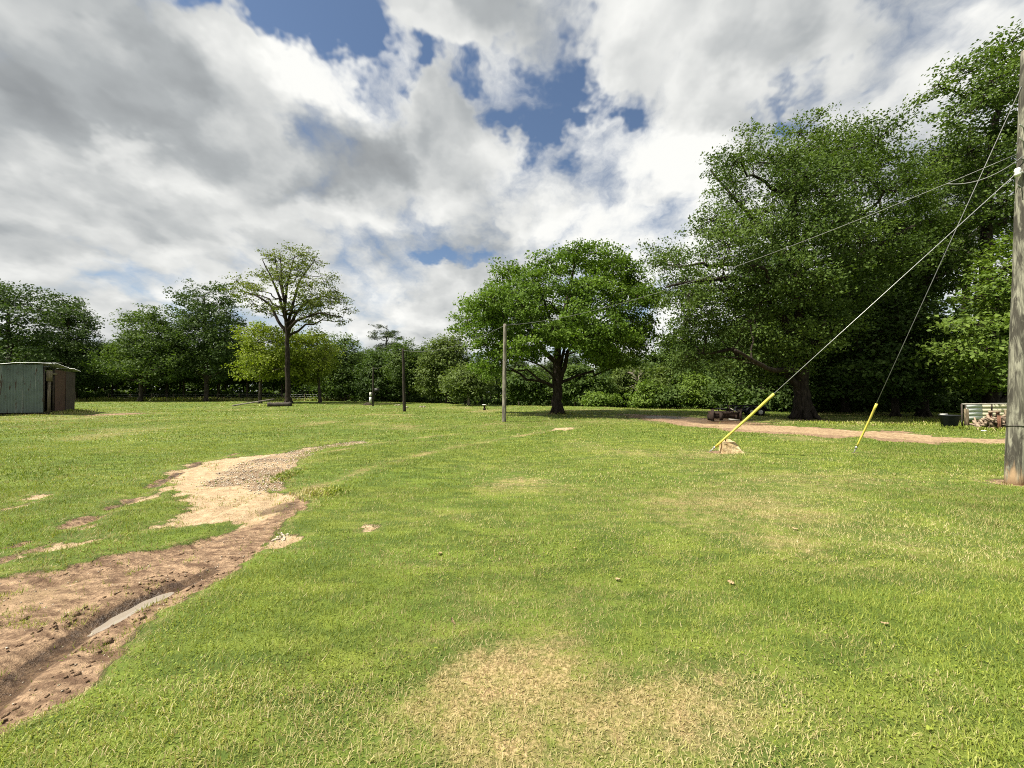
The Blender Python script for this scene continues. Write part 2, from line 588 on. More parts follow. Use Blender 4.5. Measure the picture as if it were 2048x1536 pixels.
def empty(name, loc, label, cat, group=None, rz=0.0):
    o = link(name, None)
    o.empty_display_size = 0.2
    o.location = tuple(float(x) for x in loc)
    o.rotation_euler = (0, 0, rz)
    return tag(o, label, cat, group)


def tube(acc, pts, rad, n=6, cap=True, **attrs):
    pts = np.asarray(pts, float)
    k = len(pts)
    rad = np.broadcast_to(np.asarray(rad, float), (k,))
    tan = np.gradient(pts, axis=0)
    tan /= np.linalg.norm(tan, axis=1)[:, None] + 1e-9
    ref = np.array([0, 0, 1.0]) if abs(tan[:, 2]).mean() < 0.8 else np.array([1.0, 0, 0])
    s1 = np.cross(tan, ref)
    s1 /= np.linalg.norm(s1, axis=1)[:, None] + 1e-9
    s2 = np.cross(tan, s1)
    an = np.arange(n) / n * 2 * np.pi
    ring = pts[:, None] + rad[:, None, None] * (np.cos(an)[None, :, None] * s1[:, None] + np.sin(an)[None, :, None] * s2[:, None])
    V = ring.reshape(-1, 3)
    i = np.arange(k - 1)[:, None] * n
    j = np.arange(n)[None]
    j2 = (j + 1) % n
    Q = np.stack([i + j, i + n + j, i + n + j2, i + j2], -1).reshape(-1, 4)
    T = []
    if cap:
        V = np.concatenate([V, pts[:1], pts[-1:]])
        a, b = k * n, k * n + 1
        for q in range(n):
            T.append((a, q, (q + 1) % n))
            T.append((b, (k - 1) * n + (q + 1) % n, (k - 1) * n + q))
    acc.add(V, Q, T, **attrs)
    return acc


BOXQ = [(0, 1, 3, 2), (4, 6, 7, 5), (0, 4, 5, 1), (2, 3, 7, 6), (0, 2, 6, 4), (1, 5, 7, 3)]


def box(acc, c, size, rot=None, **attrs):
    s = np.array(size, float) / 2
    V = np.array([(x, y, z) for x in (-1, 1) for y in (-1, 1) for z in (-1, 1)], float) * s
    if rot is not None:
        V = V @ np.array(rot.to_3x3()).T
    acc.add(V + np.array(c, float), BOXQ, **attrs)
    return acc


def bez(a, b, c, n):
    t = np.linspace(0, 1, n)[:, None]
    return (1 - t) ** 2 * a + 2 * t * (1 - t) * b + t * t * c


# ---- value noise ---------------------------------------------------------------
def vhash(ix, iy, seed):
    h = (ix * 374761393 + iy * 668265263 + seed * 1442695041) & 0xffffffff
    h = ((h ^ (h >> 13)) * 1274126177) & 0xffffffff
    return ((h ^ (h >> 16)) & 0xffff) / 65535.0


def vnoise(x, y, seed=0):
    x0, y0 = np.floor(x).astype(np.int64), np.floor(y).astype(np.int64)
    fx, fy = x - x0, y - y0
    fx, fy = fx * fx * (3 - 2 * fx), fy * fy * (3 - 2 * fy)
    a, b = vhash(x0, y0, seed), vhash(x0 + 1, y0, seed)
    c, d = vhash(x0, y0 + 1, seed), vhash(x0 + 1, y0 + 1, seed)
    return (a * (1 - fx) + b * fx) * (1 - fy) + (c * (1 - fx) + d * fx) * fy


def fbm(x, y, seed=0, oct=4):
    r, a, s = 0, 0.5, 0
    for i in range(oct):
        r = r + a * vnoise(x * 2 ** i, y * 2 ** i, seed + i * 7)
        s += a
        a *= 0.5
    return r / s


# ------------------------------------------------------------------ ground shapes
def wpoly(pts):
    return np.array([gp(*p) for p in pts])


def sdist(x, y, poly):
    """signed distance to a polygon, positive inside"""
    d = np.full(x.shape, 1e9)
    ins = np.zeros(x.shape, bool)
    n = len(poly)
    for i in range(n):
        a, b = poly[i], poly[(i + 1) % n]
        ab = b - a
        t = np.clip(((x - a[0]) * ab[0] + (y - a[1]) * ab[1]) / (ab @ ab + 1e-12), 0, 1)
        d = np.minimum(d, np.hypot(x - a[0] - t * ab[0], y - a[1] - t * ab[1]))
        cond = ((a[1] > y) != (b[1] > y))
        with np.errstate(divide='ignore', invalid='ignore'):
            xi = (b[0] - a[0]) * (y - a[1]) / (b[1] - a[1] + 1e-15) + a[0]
        ins ^= cond & (x < xi)
    return np.where(ins, d, -d)


def pdist(x, y, pts):
    """distance to a polyline and the position along it"""
    d = np.full(x.shape, 1e9)
    s = np.zeros(x.shape)
    side = np.zeros(x.shape)
    for i in range(len(pts) - 1):
        a, b = pts[i], pts[i + 1]
        ab = b - a
        t = np.clip(((x - a[0]) * ab[0] + (y - a[1]) * ab[1]) / (ab @ ab + 1e-12), 0, 1)
        e = np.hypot(x - a[0] - t * ab[0], y - a[1] - t * ab[1])
        m_ = e < d
        d = np.where(m_, e, d)
        s = np.where(m_, (i + t) / (len(pts) - 1), s)
        side = np.where(m_, ab[0] * (y - a[1]) - ab[1] * (x - a[0]), side)
    return d, s, np.sign(side)


def sm(x, a, b):
    t = np.clip((x - a) / (b - a), 0, 1)
    return t * t * (3 - 2 * t)


SAND = [wpoly(p) for p in (
    [(330, 947), (372, 926), (450, 913), (560, 905), (612, 893), (640, 890), (600, 908), (572, 940), (562, 975), (596, 985), (606, 1008), (565, 1040),
     (500, 1052), (420, 1046), (300, 1058), (285, 1052), (345, 1032), (372, 1012), (350, 992), (345, 972)],
    [(228, 1008), (250, 992), (300, 990), (345, 962), (360, 948), (345, 975), (300, 998), (262, 1008), (228, 1013)],
    [(40, 1000), (70, 990), (105, 988), (75, 1000)], [(0, 1016), (28, 1010), (30, 1014), (0, 1022)],
    [(150, 1060), (165, 1050), (185, 1050), (178, 1064), (150, 1068)], [(75, 1092), (120, 1078), (205, 1072), (150, 1090), (80, 1100)],
    [(520, 1092), (545, 1070), (600, 1062), (596, 1078), (560, 1098)],
    [(0, 1112), (40, 1100), (80, 1096), (40, 1116), (0, 1128)],
    [(725, 1055), (735, 1048), (755, 1050), (745, 1058)],
    [(1085, 861), (1110, 855), (1155, 853), (1135, 860)])]
MUD = [wpoly(p) for p in (
    [(-260, 1190), (-100, 1160), (0, 1148), (120, 1132), (200, 1108), (300, 1093), (360, 1080), (420, 1062), (500, 1046), (548, 1030), (575, 1003), (600, 990), (618, 1012),
     (570, 1040), (556, 1062), (546, 1080), (500, 1112), (420, 1160), (350, 1196), (300, 1228), (235, 1288), (180, 1338), (100, 1400), (0, 1462), (-260, 1640)],
    [(110, 1045), (150, 1032), (210, 1025), (180, 1038), (120, 1052)], [(0, 1110), (70, 1088), (130, 1072), (60, 1100), (0, 1124)])]
GRAVEL = [wpoly(p) for p in (
    [(395, 968), (430, 945), (480, 922), (540, 908), (612, 892), (660, 884), (742, 879), (735, 884), (650, 893), (592, 922), (574, 955), (566, 978), (520, 985), (480, 968)],
    [(538, 1070), (560, 1058), (590, 1062), (560, 1076)])]
ROADC = np.array([gp(*p) for p in ((1255, 829), (1340, 836), (1420, 845), (1516, 855), (1640, 862), (1740, 866), (1840, 876), (2010, 883), (2250, 895))])
ROADW = np.array([0.6, 1.6, 2.2, 2.1, 2.0, 1.75, 1.35, 1.4, 1.4])
RUT = np.array([gp(*p) for p in ((-160, 1500), (0, 1375), (70, 1318), (120, 1283), (175, 1247), (235, 1212), (300, 1181), (360, 1158), (440, 1125))])
RUT2 = np.array([gp(*p) for p in ((-50, 1180), (120, 1150), (300, 1112), (420, 1070), (540, 1010), (590, 940))])
RUT3 = np.array([gp(*p) for p in ((0, 1100), (110, 1062), (190, 1030), (250, 1000), (335, 952), (400, 922), (480, 905))])
TRACK4 = np.array([gp(*p) for p in ((600, 985), (760, 930), (900, 895), (1050, 870), (1150, 852))])
TRACK5 = np.array([gp(*p) for p in ((640, 905), (800, 880), (1000, 862), (1120, 848))])


def ell(px, py, rx, ry):
    c = gp(px, py)
    w = abs(gp(px + rx, py)[0] - c[0])
    top = gp(px, max(py - ry, 786))[1]
    bot = gp(px, py + ry)[1]
    return c[0], c[1], w, max((top - bot) / 2, 0.05)


DRY = [(*ell(*e[:4]), e[4]) for e in (
    (1070, 1390, 250, 150, .9), (1300, 1420, 330, 150, .78), (910, 1470, 240, 130, .62), (1130, 1500, 380, 90, .6), (1140, 1215, 140, 50, .5), (940, 1230, 170, 70, .5), (1060, 1300, 340, 180, .45), (880, 1120, 120, 40, .45), (1440, 935, 190, 16, .5), (1560, 985, 190, 24, .5),
    (1480, 1010, 320, 55, .72), (1600, 960, 340, 24, .62), (1860, 1090, 200, 50, .6), (1300, 1130, 220, 60, .4), (1250, 945, 260, 20, .3), (1700, 1130, 260, 50, .35), (1050, 1040, 200, 30, .3), (900, 1020, 110, 24, .5), (1580, 1080, 130, 40, .62), (1780, 1080, 120, 30, .5), (1900, 1120, 90, 22, .5), (1330, 1180, 110, 40, .30),
    (1150, 965, 120, 12, .35), (1000, 850, 120, 4, .55), (800, 816, 120, 2, .5), (200, 840, 130, 4, .5), (60, 838, 120, 4, .55), (520, 818, 120, 2, .45), (900, 816, 80, 2, .7),
    (560, 835, 160, 3, .35), (800, 832, 200, 3, .3), (1180, 846, 120, 3, .4), (1900, 990, 120, 12, .35), (350, 1330, 50, 40, .35), (640, 1350, 90, 40, .28), (590, 1100, 60, 20, .35),
    (200, 1090, 120, 20, .35), (1680, 905, 60, 6, .4), (1450, 905, 60, 8, .5), (1700, 1330, 120, 50, .25), (1360, 1420, 100, 60, .35), (1960, 1480, 90, 40, .3))]
DAMP = [(*ell(*e[:4]), e[4]) for e in ((1350, 835, 80, 5, .8), (1430, 842, 70, 6, .8), (1520, 848, 60, 4, .6), (560, 1010, 40, 14, .9), (400, 925, 60, 5, .5), (60, 1300, 90, 40, .35), (440, 1075, 60, 14, .5))]


def masks(x, y):
    j = (fbm(x * 2.3, y * 2.3, 3) - 0.5) * 0.46 + (fbm(x * 9, y * 9, 5, 3) - 0.5) * 0.26
    jf = j * (0.6 + 0.05 * y)
    sand = np.zeros(x.shape)
    mud = np.zeros(x.shape)
    grav = np.zeros(x.shape)
    near = (y > 0.3) & (y < 24) & (x > -9) & (x < 12)
    if near.any():
        xn, yn, jn = x[near], y[near], jf[near]
        for lst, out in ((SAND, sand), (MUD, mud), (GRAVEL, grav)):
            acc = np.zeros(xn.shape)
            for pl in lst:
                w = 0.20 + 0.016 * yn
                acc = np.maximum(acc, sm(sdist(xn, yn, pl) + jn * 0.8, -w, w))
            out[near] = acc
    ca, sa_ = math.cos(0.95), math.sin(0.95)
    stk = fbm((x * ca + y * sa_) * 0.9, (y * ca - x * sa_) * 4.5, 27, 4)
    sand = np.clip(sand - 0.30 * sm(stk, 0.56, 0.70), 0, 1)
    d, s, side = pdist(x, y, ROADC)
    wdt = np.interp(s * (len(ROADW) - 1), np.arange(len(ROADW)), ROADW)
    wv = d - wdt + (fbm(x * 0.7, y * 0.7, 8) - 0.5) * 2.2
    road = sm(-wv, -0.35, 0.35)
    core = sm(-(np.abs(d - wdt * 0.3 * (side > 0)) - wdt * 0.55) + (fbm(x * 1.1, y * 2, 9) - 0.5) * 1.2, -0.3, 0.3)
    sand = np.maximum(sand, road * np.clip(0.25 + core, 0, 1))
    mud = np.maximum(mud, road * (1 - core) * 0.9)
    # worn earth under the oak and round the poles
    for (px, py, r, amt) in ((1610, 838, 1.8, .62), (2028, 966, 0.42, .75), (1008, 843, 0.25, .5), (1445, 903, 0.36, .95), (1390, 839, 2.6, .95), (1330, 834, 2.2, .8), (1500, 846, 1.2, .8), (1710, 905, 0.18, .7), (230, 829, 2.2, .7)):
        c = gp(px, py)
        mud = np.maximum(mud, amt * np.exp(-(((x - c[0]) / (r * 1.5)) ** 2 + ((y - c[1]) / r) ** 2)))
    dry = np.zeros(x.shape)
    wx = x + (fbm(x * 1.3, y * 1.3, 15, 5) - 0.5) * (0.9 + 0.12 * y)
    wy = y + (fbm(x * 1.3 + 40, y * 1.3, 17, 5) - 0.5) * (0.7 + 0.16 * y)
    for cx, cy, rx, ry, a in DRY:
        dry = np.maximum(dry, a * np.exp(-(((wx - cx) / rx) ** 2 + ((wy - cy) / ry) ** 2) * 0.8) * (1.0 if cy < 3.2 else 0.92))
    bare_ = np.maximum(np.maximum(sand, mud), grav)
    dry = np.maximum(dry, 0.55 * np.exp(-((bare_ - 0.32) / 0.16) ** 2))
    dry = np.maximum(dry, 0.62 * sm(fbm(x * 0.42, y * 0.30, 19, 5), 0.48, 0.78) * sm(y, 3.0, 7.0))
    for tr, amt in ((TRACK4, .8), (TRACK5, .7)):
        d4, s4, _ = pdist(x, y, tr)
        dry = np.maximum(dry, amt * np.exp(-(d4 / 0.26) ** 2) * (0.3 + fbm(x * 1.5, y * 1.5, 31)))
    damp = np.zeros(x.shape)
    for cx, cy, rx, ry, a in DAMP:
        damp = np.maximum(damp, a * np.exp(-(((x - cx) / rx) ** 2 + ((y - cy) / ry) ** 2) * 0.8))
    dr, sr, _ = pdist(x, y, RUT)
    damp = np.maximum(damp, 0.95 * np.exp(-(dr / 0.10) ** 2) * (sr < 0.99))
    d3, s3, _ = pdist(x, y, RUT3)
    damp = np.maximum(damp, 0.85 * np.exp(-(d3 / 0.09) ** 2) * sm(fbm(x * 2.2, y * 2.2, 44), 0.42, 0.56))
    mud = np.maximum(mud, 0.85 * np.exp(-(d3 / 0.15) ** 2) * sm(fbm(x * 2.2, y * 2.2, 44), 0.42, 0.56) * (y < 12) * (s3 < 0.999) * (s3 > 0.001))
    return sand, mud, grav, dry, damp, road


CREST = ((-400, 78), (-60, 76), (-30, 72), (-18, 58), (-8, 48), (0, 43), (8, 39), (16, 36), (24, 40), (400, 42))


def height(x, y, bare=None):
    x, y = np.asarray(x, float), np.asarray(y, float)
    yc = np.interp(x, [c[0] for c in CREST], [c[1] for c in CREST])
    drop = np.clip(y - yc, 0, 70)
    z = -0.05 * drop * sm(drop, 0, 6)
    far = np.clip((y - 3) / 25, 0, 1)
    z = z + (fbm(x * 0.35, y * 0.35, 21) - 0.5) * (0.05 + 0.14 * far) + (fbm(x * 1.7, y * 1.7, 23) - 0.5) * 0.03
    if bare is not None:
        z = z - 0.035 * sm(bare, 0.3, 0.7) + bare * ((fbm(x * 6, y * 6, 61, 4) - 0.5) * 0.055 + (fbm(x * 22, y * 22, 62, 3) - 0.5) * 0.022)
        d, s, side = pdist(x, y, RUT)
        prof = np.where(side > 0, np.exp(-(d / 0.065) ** 4), np.exp(-(d / 0.10) ** 2))
        z = z - (0.046 + 0.048 * np.exp(-((s - 0.68) / 0.13) ** 2) - 0.02 * np.exp(-((s - 0.45) / 0.06) ** 2)) * prof * sm(s, -0.1, 0.1) * (1 - sm(s, 0.80, 1.0))
        z = z + 0.045 * np.exp(-((d - 0.20) / 0.10) ** 2) * (0.3 + fbm(x * 5, y * 5, 63)) * (1 - sm(s, 0.8, 1.0)) * (side > 0)
        for tr, dp, w in ((RUT2, 0.045, 0.12), (RUT3, 0.035, 0.10)):
            d, s, side = pdist(x, y, tr)
            z = z - dp * np.exp(-(d / w) ** 2) * np.sin(np.clip(s, 0, 1) * np.pi) ** 0.5
    return z


def gz(x, y):
    return float(height(np.array([x]), np.array([y]))[0])


def lines(lo, hi, step, grow, far_lo, far_hi):
    core = list(np.arange(lo, hi, step))
    s, p = step, core[-1]
    up = []
    while p < far_hi:
        s = s * (grow if p < 60 else 1.2)
        p += s
        up.append(p)
    s, p = step, core[0]
    dn = []
    while p > far_lo:
        s = s * (grow if p > -60 else 1.2)
        p -= s
        dn.append(p)
    return np.array(dn[::-1] + core + up)


gx = lines(-5.2, 0.6, 0.040, 1.026, -600, 600)
gy = np.concatenate([np.array([-40, -15, -6, -2, -0.5, 0.3, 0.7]), lines(0.9, 5.6, 0.040, 1.028, 0.8, 900)[2:]])
gy = gy[np.concatenate([[True], np.diff(gy) > 1e-4])]
XX, YY = np.meshgrid(gx, gy)
shape = XX.shape
xf, yf = XX.ravel(), YY.ravel()
m_sand, m_mud, m_grav, m_dry, m_damp, m_clay = masks(xf, yf)
bare_all = np.maximum(np.maximum(m_sand, m_mud), m_grav)
zf = height(xf, yf, bare_all)
GV = np.stack([xf, yf, zf], 1)
ny, nx = shape
ii = (np.arange(ny - 1)[:, None] * nx + np.arange(nx - 1)[None])
GQ = np.stack([ii, ii + 1, ii + nx + 1, ii + nx], -1).reshape(-1, 4)
bq = bare_all[GQ].mean(1)
cq = GV[GQ].mean(1)
is_bare = bq > 0.5
left = cq[:, 0] < 3.0
dq, _, _ = pdist(cq[:, 0], cq[:, 1], ROADC)
is_road = is_bare & (dq < 3.6) & (cq[:, 0] > 4)
is_track = is_bare & left & (cq[:, 1] < 20) & ~is_road


def ground_part(name, sel, label, kind='structure'):
    q = GQ[sel]
    used = np.unique(q)
    remap = np.full(len(GV), -1, np.int64)
    remap[used] = np.arange(len(used))
    a = Acc()
    a.add(GV[used], remap[q], sand=m_sand[used], mud=m_mud[used], gravel=m_grav[used], dry=m_dry[used], damp=m_damp[used], clay=m_clay[used])
    o = a.build(name, 'ground', None, True)
    return tag(o, label, name.replace('_', ' ').split()[-1], None, kind)


ground_part('lawn_ground', ~(is_road | is_track), 'mown green field with dry straw coloured patches')
ground_part('dirt_road', is_road, 'pale sandy dirt road passing the big oak')
ground_part('muddy_track', is_track, 'rutted muddy track of brown mud and pale sand')

# puddle lying in the rut
a = Acc()
c0 = RUT[4:8]
cen = np.array([c0[0] + (c0[-1] - c0[0]) * t for t in np.linspace(0, 1, 2)])
dense = np.concatenate([np.linspace(RUT[i], RUT[i + 1], 8)[:-1] for i in range(4, 7)])
nrm = np.gradient(dense, axis=0)
nrm = np.stack([-nrm[:, 1], nrm[:, 0]], 1) / np.linalg.norm(nrm, axis=1)[:, None]
wd = 0.22 * np.ones(len(dense))
k0, k1 = int(len(dense) * 0.42), int(len(dense) * 0.62)
pz = float(height(dense[k0:k1, 0], dense[k0:k1, 1], np.ones(k1 - k0)).mean()) + 0.034
L_ = np.concatenate([dense + nrm * wd[:, None], dense - nrm * wd[:, None]])
k = len(dense)
a.add(np.c_[L_, np.full(len(L_), pz)], [(i, i + k, i + k + 1, i + 1) for i in range(k - 1)])
tag(a.build('puddle', 'muddy_water', None, True), 'still puddle of milky rain water in the wheel rut', 'puddle', None, 'structure')


# ------------------------------------------------------------------ grass
rng = np.random.default_rng(7)


def turf(y0, y1, dens, seed):
    r = np.random.default_rng(seed)
    xm = 1.36 * y1 + 0.8
    n = int(dens * 2 * xm * (y1 - y0))
    x, y = r.uniform(-xm, xm, n), r.uniform(y0, y1, n)
    k_ = np.abs(x) < 1.36 * y + 0.8
    return x[k_], y[k_], r


def blades(acc, x, y, r, hmean, wid, segs, sel_bare=True, hvar=0.4):
    sa, mu, gr_, dr, dm, _ = masks(x, y)
    bare = np.maximum(np.maximum(sa, mu), gr_ * 0.55)
    thin = fbm(x * 1.3, y * 1.3, 71)
    keep = np.ones(len(x), bool)
    if sel_bare:
        keep = (bare + (r.random(len(x)) - 0.5) * 0.55 + (fbm(x * 6, y * 6, 73, 3) - 0.5) * 0.5) < 0.44
        keep |= (r.random(len(x)) < 0.45) & (fbm(x * 3.2, y * 3.2, 77, 4) > 0.64) & (dm < 0.5) & (y < 9)
        keep |= (r.random(len(x)) < 0.015) & (y < 9)
        keep &= r.random(len(x)) < (0.80 + 0.4 * thin)
    x, y, dr, bare = x[keep], y[keep], dr[keep], bare[keep]
    n = len(x)
    z = height(x, y, bare)
    patch = fbm(x * 0.9, y * 0.9, 75)
    hh = hmean * (1 - hvar + 2 * hvar * r.random(n)) * (0.55 + 0.9 * patch) * (1 - 0.35 * np.clip(dr, 0, 1))
    ang = r.uniform(0, 2 * np.pi, n)
    lean = np.where(r.random(n) < 0.7 * dr, r.uniform(0.9, 1.5, n), r.uniform(0.12, 1.1, n))
    d = np.stack([np.cos(ang) * np.sin(lean), np.sin(ang) * np.sin(lean), np.cos(lean)], 1)
    fa = ang + np.pi / 2 + r.normal(0, 0.5, n)
    side = np.stack([np.cos(fa), np.sin(fa), np.zeros(n)], 1)
    w = (wid * r.uniform(0.6, 1.4, n))[:, None]
    base = np.stack([x, y, z - 0.004], 1)
    H = hh[:, None]
    dryp = np.clip((dr * 1.15 + (fbm(x * 1.1, y * 1.1, 81) - 0.5) * 0.8 + (fbm(x * 5, y * 5, 83, 3) - 0.5) * 1.1 * (0.35 + dr)), 0, 1)
    dry = np.where(r.random(n) < dryp * 0.9 + 0.025, r.uniform(0.55, 1.0, n), r.uniform(0, 0.18, n) + 0.42 * dryp)
    tint = np.clip(0.62 * r.random(n) + 0.95 * (fbm(x * 0.45, y * 0.35, 85) - 0.36) + 0.4 * (fbm(x * 3, y * 3, 87, 2) - 0.5), 0, 1)
    if segs == 2:
        mid = base + d * H * 0.55 + np.array([0, 0, 1.0]) * H * 0.08
        tip = base + d * H + np.array([0, 0, -1.0]) * H * 0.18
        V = np.stack([base - side * w, base + side * w, mid + side * w * 0.8, mid - side * w * 0.8, tip], 1).reshape(-1, 3)
        b_ = np.arange(n)[:, None] * 5
        acc.add(V, b_ + np.array([[0, 1, 2, 3]]), b_ + np.array([[3, 2, 4]]), tint=np.repeat(tint, 5), dry=np.repeat(dry, 5))
    else:
        tip = base + d * H
        V = np.stack([base - side * w, base + side * w, tip], 1).reshape(-1, 3)
        b_ = np.arange(n)[:, None] * 3
        acc.add(V, None, b_ + np.array([[0, 1, 2]]), tint=np.repeat(tint, 3), dry=np.repeat(dry, 3))


ga = Acc()
for (y0, y1, dens, h_, w_, sg, sd) in ((0.9, 2.2, 9000, 0.040, 0.0016, 2, 1), (2.2, 3.6, 6500, 0.040, 0.0022, 1, 2), (3.6, 6.5, 2900, 0.042, 0.0034, 1, 3),
                                       (6.5, 12, 880, 0.046, 0.0064, 1, 4), (12, 22, 220, 0.055, 0.013, 1, 5), (22, 36, 55, 0.068, 0.026, 1, 6), (36, 60, 9, 0.085, 0.05, 1, 7)):
    xs, ys, r_ = turf(y0, y1, dens, sd)
    blades(ga, xs, ys, r_, h_, w_, sg)
# taller weeds against the shed, the posts and along the wood's edge
for (px, py, rx, ry, n_, h_) in ((112, 828.5, 1.4, 0.7, 900, 0.22), (150, 826, 1.0, 0.8, 900, 0.30), (40, 832, 2.0, 0.35, 500, 0.14), (1960, 858, 1.2, 0.3, 800, 0.12),
                                 (1750, 848, 5, 1.2, 1500, 0.14), (1930, 858, 0.5, 0.3, 300, 0.16), (560, 812, 2, 0.5, 300, 0.4),
                                 (1120, 829, 0.9, 0.5, 500, 0.22), (2005, 860, 0.8, 0.4, 300, 0.15), (640, 985, 0.4, 0.3, 700, 0.09), (575, 950, 0.25, 0.5, 500, 0.08)):
    c = gp(px, py)
    r_ = np.random.default_rng(int(px * 7 + py))
    blades(ga, c[0] + r_.normal(0, rx * 0.5, n_), c[1] + r_.normal(0, ry * 0.5, n_), r_, h_, 0.003 + 0.0007 * c[1], 2, False)
# rank grass in front of the far woods
for (px0, px1, py_, n_, h_) in ((160, 720, 801.5, 5200, 0.7),):
    r_ = np.random.default_rng(5)
    pxs = r_.uniform(px0, px1, n_)
    pts = np.array([gp(p, py_) for p in pxs])
    blades(ga, pts[:, 0], pts[:, 1] + r_.uniform(-1.5, 4, n_), r_, h_, 0.045, 2, False)
# clover and broad weeds among the blades
r_ = np.random.default_rng(99)
n_ = 26000
x, y = r_.uniform(-4.5, 5.0, n_), r_.uniform(0.95, 4.5, n_)
sa, mu, gv_, dr, _, _ = masks(x, y)
k_ = (np.maximum(np.maximum(sa, mu), gv_) < 0.3) & (dr < 0.4) & (np.abs(x) < 1.36 * y + 0.5) & (fbm(x * 1.4, y * 1.4, 111) > 0.55)
x, y = x[k_], y[k_]
nn = len(x)
P_ = np.stack([x, y, height(x, y) + r_.uniform(0.008, 0.030, nn)], 1)
nor = np.array([0, 0, 1.0]) + r_.normal(size=(nn, 3)) * 0.35
t_ = np.cross(nor, r_.normal(size=(nn, 3)))
t_ /= np.linalg.norm(t_, axis=1)[:, None]
b_ = np.cross(nor / np.linalg.norm(nor, axis=1)[:, None], t_)
sz = r_.uniform(0.007, 0.015, nn)[:, None]
V = np.stack([P_ - t_ * sz * .5, P_ + b_ * sz * .45, P_ + t_ * sz * .6, P_ - b_ * sz * .45], 1).reshape(-1, 3)
ga.add(V, np.arange(nn)[:, None] * 4 + np.array([[0, 1, 2, 3]]), tint=np.repeat(r_.uniform(0.15, 0.75, nn), 4), dry=np.zeros(nn * 4))
tag(ga.build('grass', 'grass_blade'), 'short bright green grass blades covering the field', 'grass', None, 'stuff')

# gravel washed out on the track
a = Acc()
r_ = np.random.default_rng(11)
octv = np.array([(1, 0, 0), (-1, 0, 0), (0, 1, 0), (0, -1, 0), (0, 0, 1), (0, 0, -1)], float)
octf = [(0, 2, 4), (2, 1, 4), (1, 3, 4), (3, 0, 4), (2, 0, 5), (1, 2, 5), (3, 1, 5), (0, 3, 5)]
for pl, n_, s_ in ((GRAVEL[0], 5000, 0.014), (GRAVEL[1], 160, 0.016), (MUD[0], 900, 0.006), (SAND[0], 500, 0.007)):
    lo, hi = pl.min(0), pl.max(0)
    x, y = r_.uniform(lo[0], hi[0], n_), r_.uniform(lo[1], hi[1], n_)
    k_ = sdist(x, y, pl) > -0.05 + 0.1 * r_.random(n_)
    x, y = x[k_], y[k_]
    z = height(x, y, np.ones(len(x)))
    for q in range(len(x)):
        s = s_ * r_.uniform(0.4, 1.5) * (1 + 0.02 * y[q])
        a.add(octv * s * r_.uniform(0.6, 1.3, (6, 3)) * (1, 1, 0.6) + (x[q], y[q], z[q] + s * 0.25), None, octf)
tag(a.build('gravel', 'stone'), 'pale loose gravel washed across the muddy track', 'gravel', None, 'stuff')


# crumbled clods thrown up along the ruts
a = Acc()
r_ = np.random.default_rng(12)
n_ = 5200
pl = MUD[0]
lo, hi = np.maximum(pl.min(0), (-5.5, 0.9)), pl.max(0)
x, y = r_.uniform(lo[0], hi[0], n_), r_.uniform(lo[1], hi[1], n_)
dr_, sr_, _ = pdist(x, y, RUT)
k_ = (sdist(x, y, pl) > -0.06) & (fbm(x * 3, y * 3, 66) + 0.35 * np.exp(-((dr_ - 0.22) / 0.12) ** 2) > 0.50 + 0.2 * r_.random(n_)) & (dr_ > 0.10)
x, y = x[k_], y[k_]
z = height(x, y, np.ones(len(x)))
for q in range(len(x)):
    s = 0.016 * r_.uniform(0.4, 1.0) ** 1.5 * (2.3 if r_.random() < 0.06 else 1.0)
    a.add(octv * s * r_.uniform(0.6, 1.4, (6, 3)) * (1, 1, 0.7) + (x[q], y[q], z[q] + s * 0.2), None, octf, sand=0.0, mud=1.0, gravel=0.0, dry=0.0, damp=0.15, clay=0.0)
tag(a.build('mud_clods', 'ground', None, True), 'crumbled brown mud clods along the wheel ruts', 'clods', None, 'stuff')


# ------------------------------------------------------------------ trees
def leaves(acc, cen, nor, size, r, aspect=0.62, tint=None, fold=0.12):
    n = len(cen)
    nor = nor / (np.linalg.norm(nor, axis=1)[:, None] + 1e-9)
    ref = r.normal(size=(n, 3))
    t = np.cross(nor, ref)
    t /= np.linalg.norm(t, axis=1)[:, None] + 1e-9
    b_ = np.cross(nor, t)
    s = (size * r.uniform(0.65, 1.35, n))[:, None]
    up = nor * s * fold
    V = np.stack([cen - t * s * 0.5, cen + b_ * s * aspect * 0.5 + t * s * 0.08 + up, cen + t * s * 0.5, cen - b_ * s * aspect * 0.5 + t * s * 0.08 + up], 1).reshape(-1, 3)
    k_ = np.arange(n)[:, None] * 4
    acc.add(V, k_ + np.array([[0, 1, 2, 3]]), tint=np.repeat(np.clip(tint, 0, 1), 4))


def inside(u, z, poly):
    return sdist(np.array(u), np.array(z), poly)


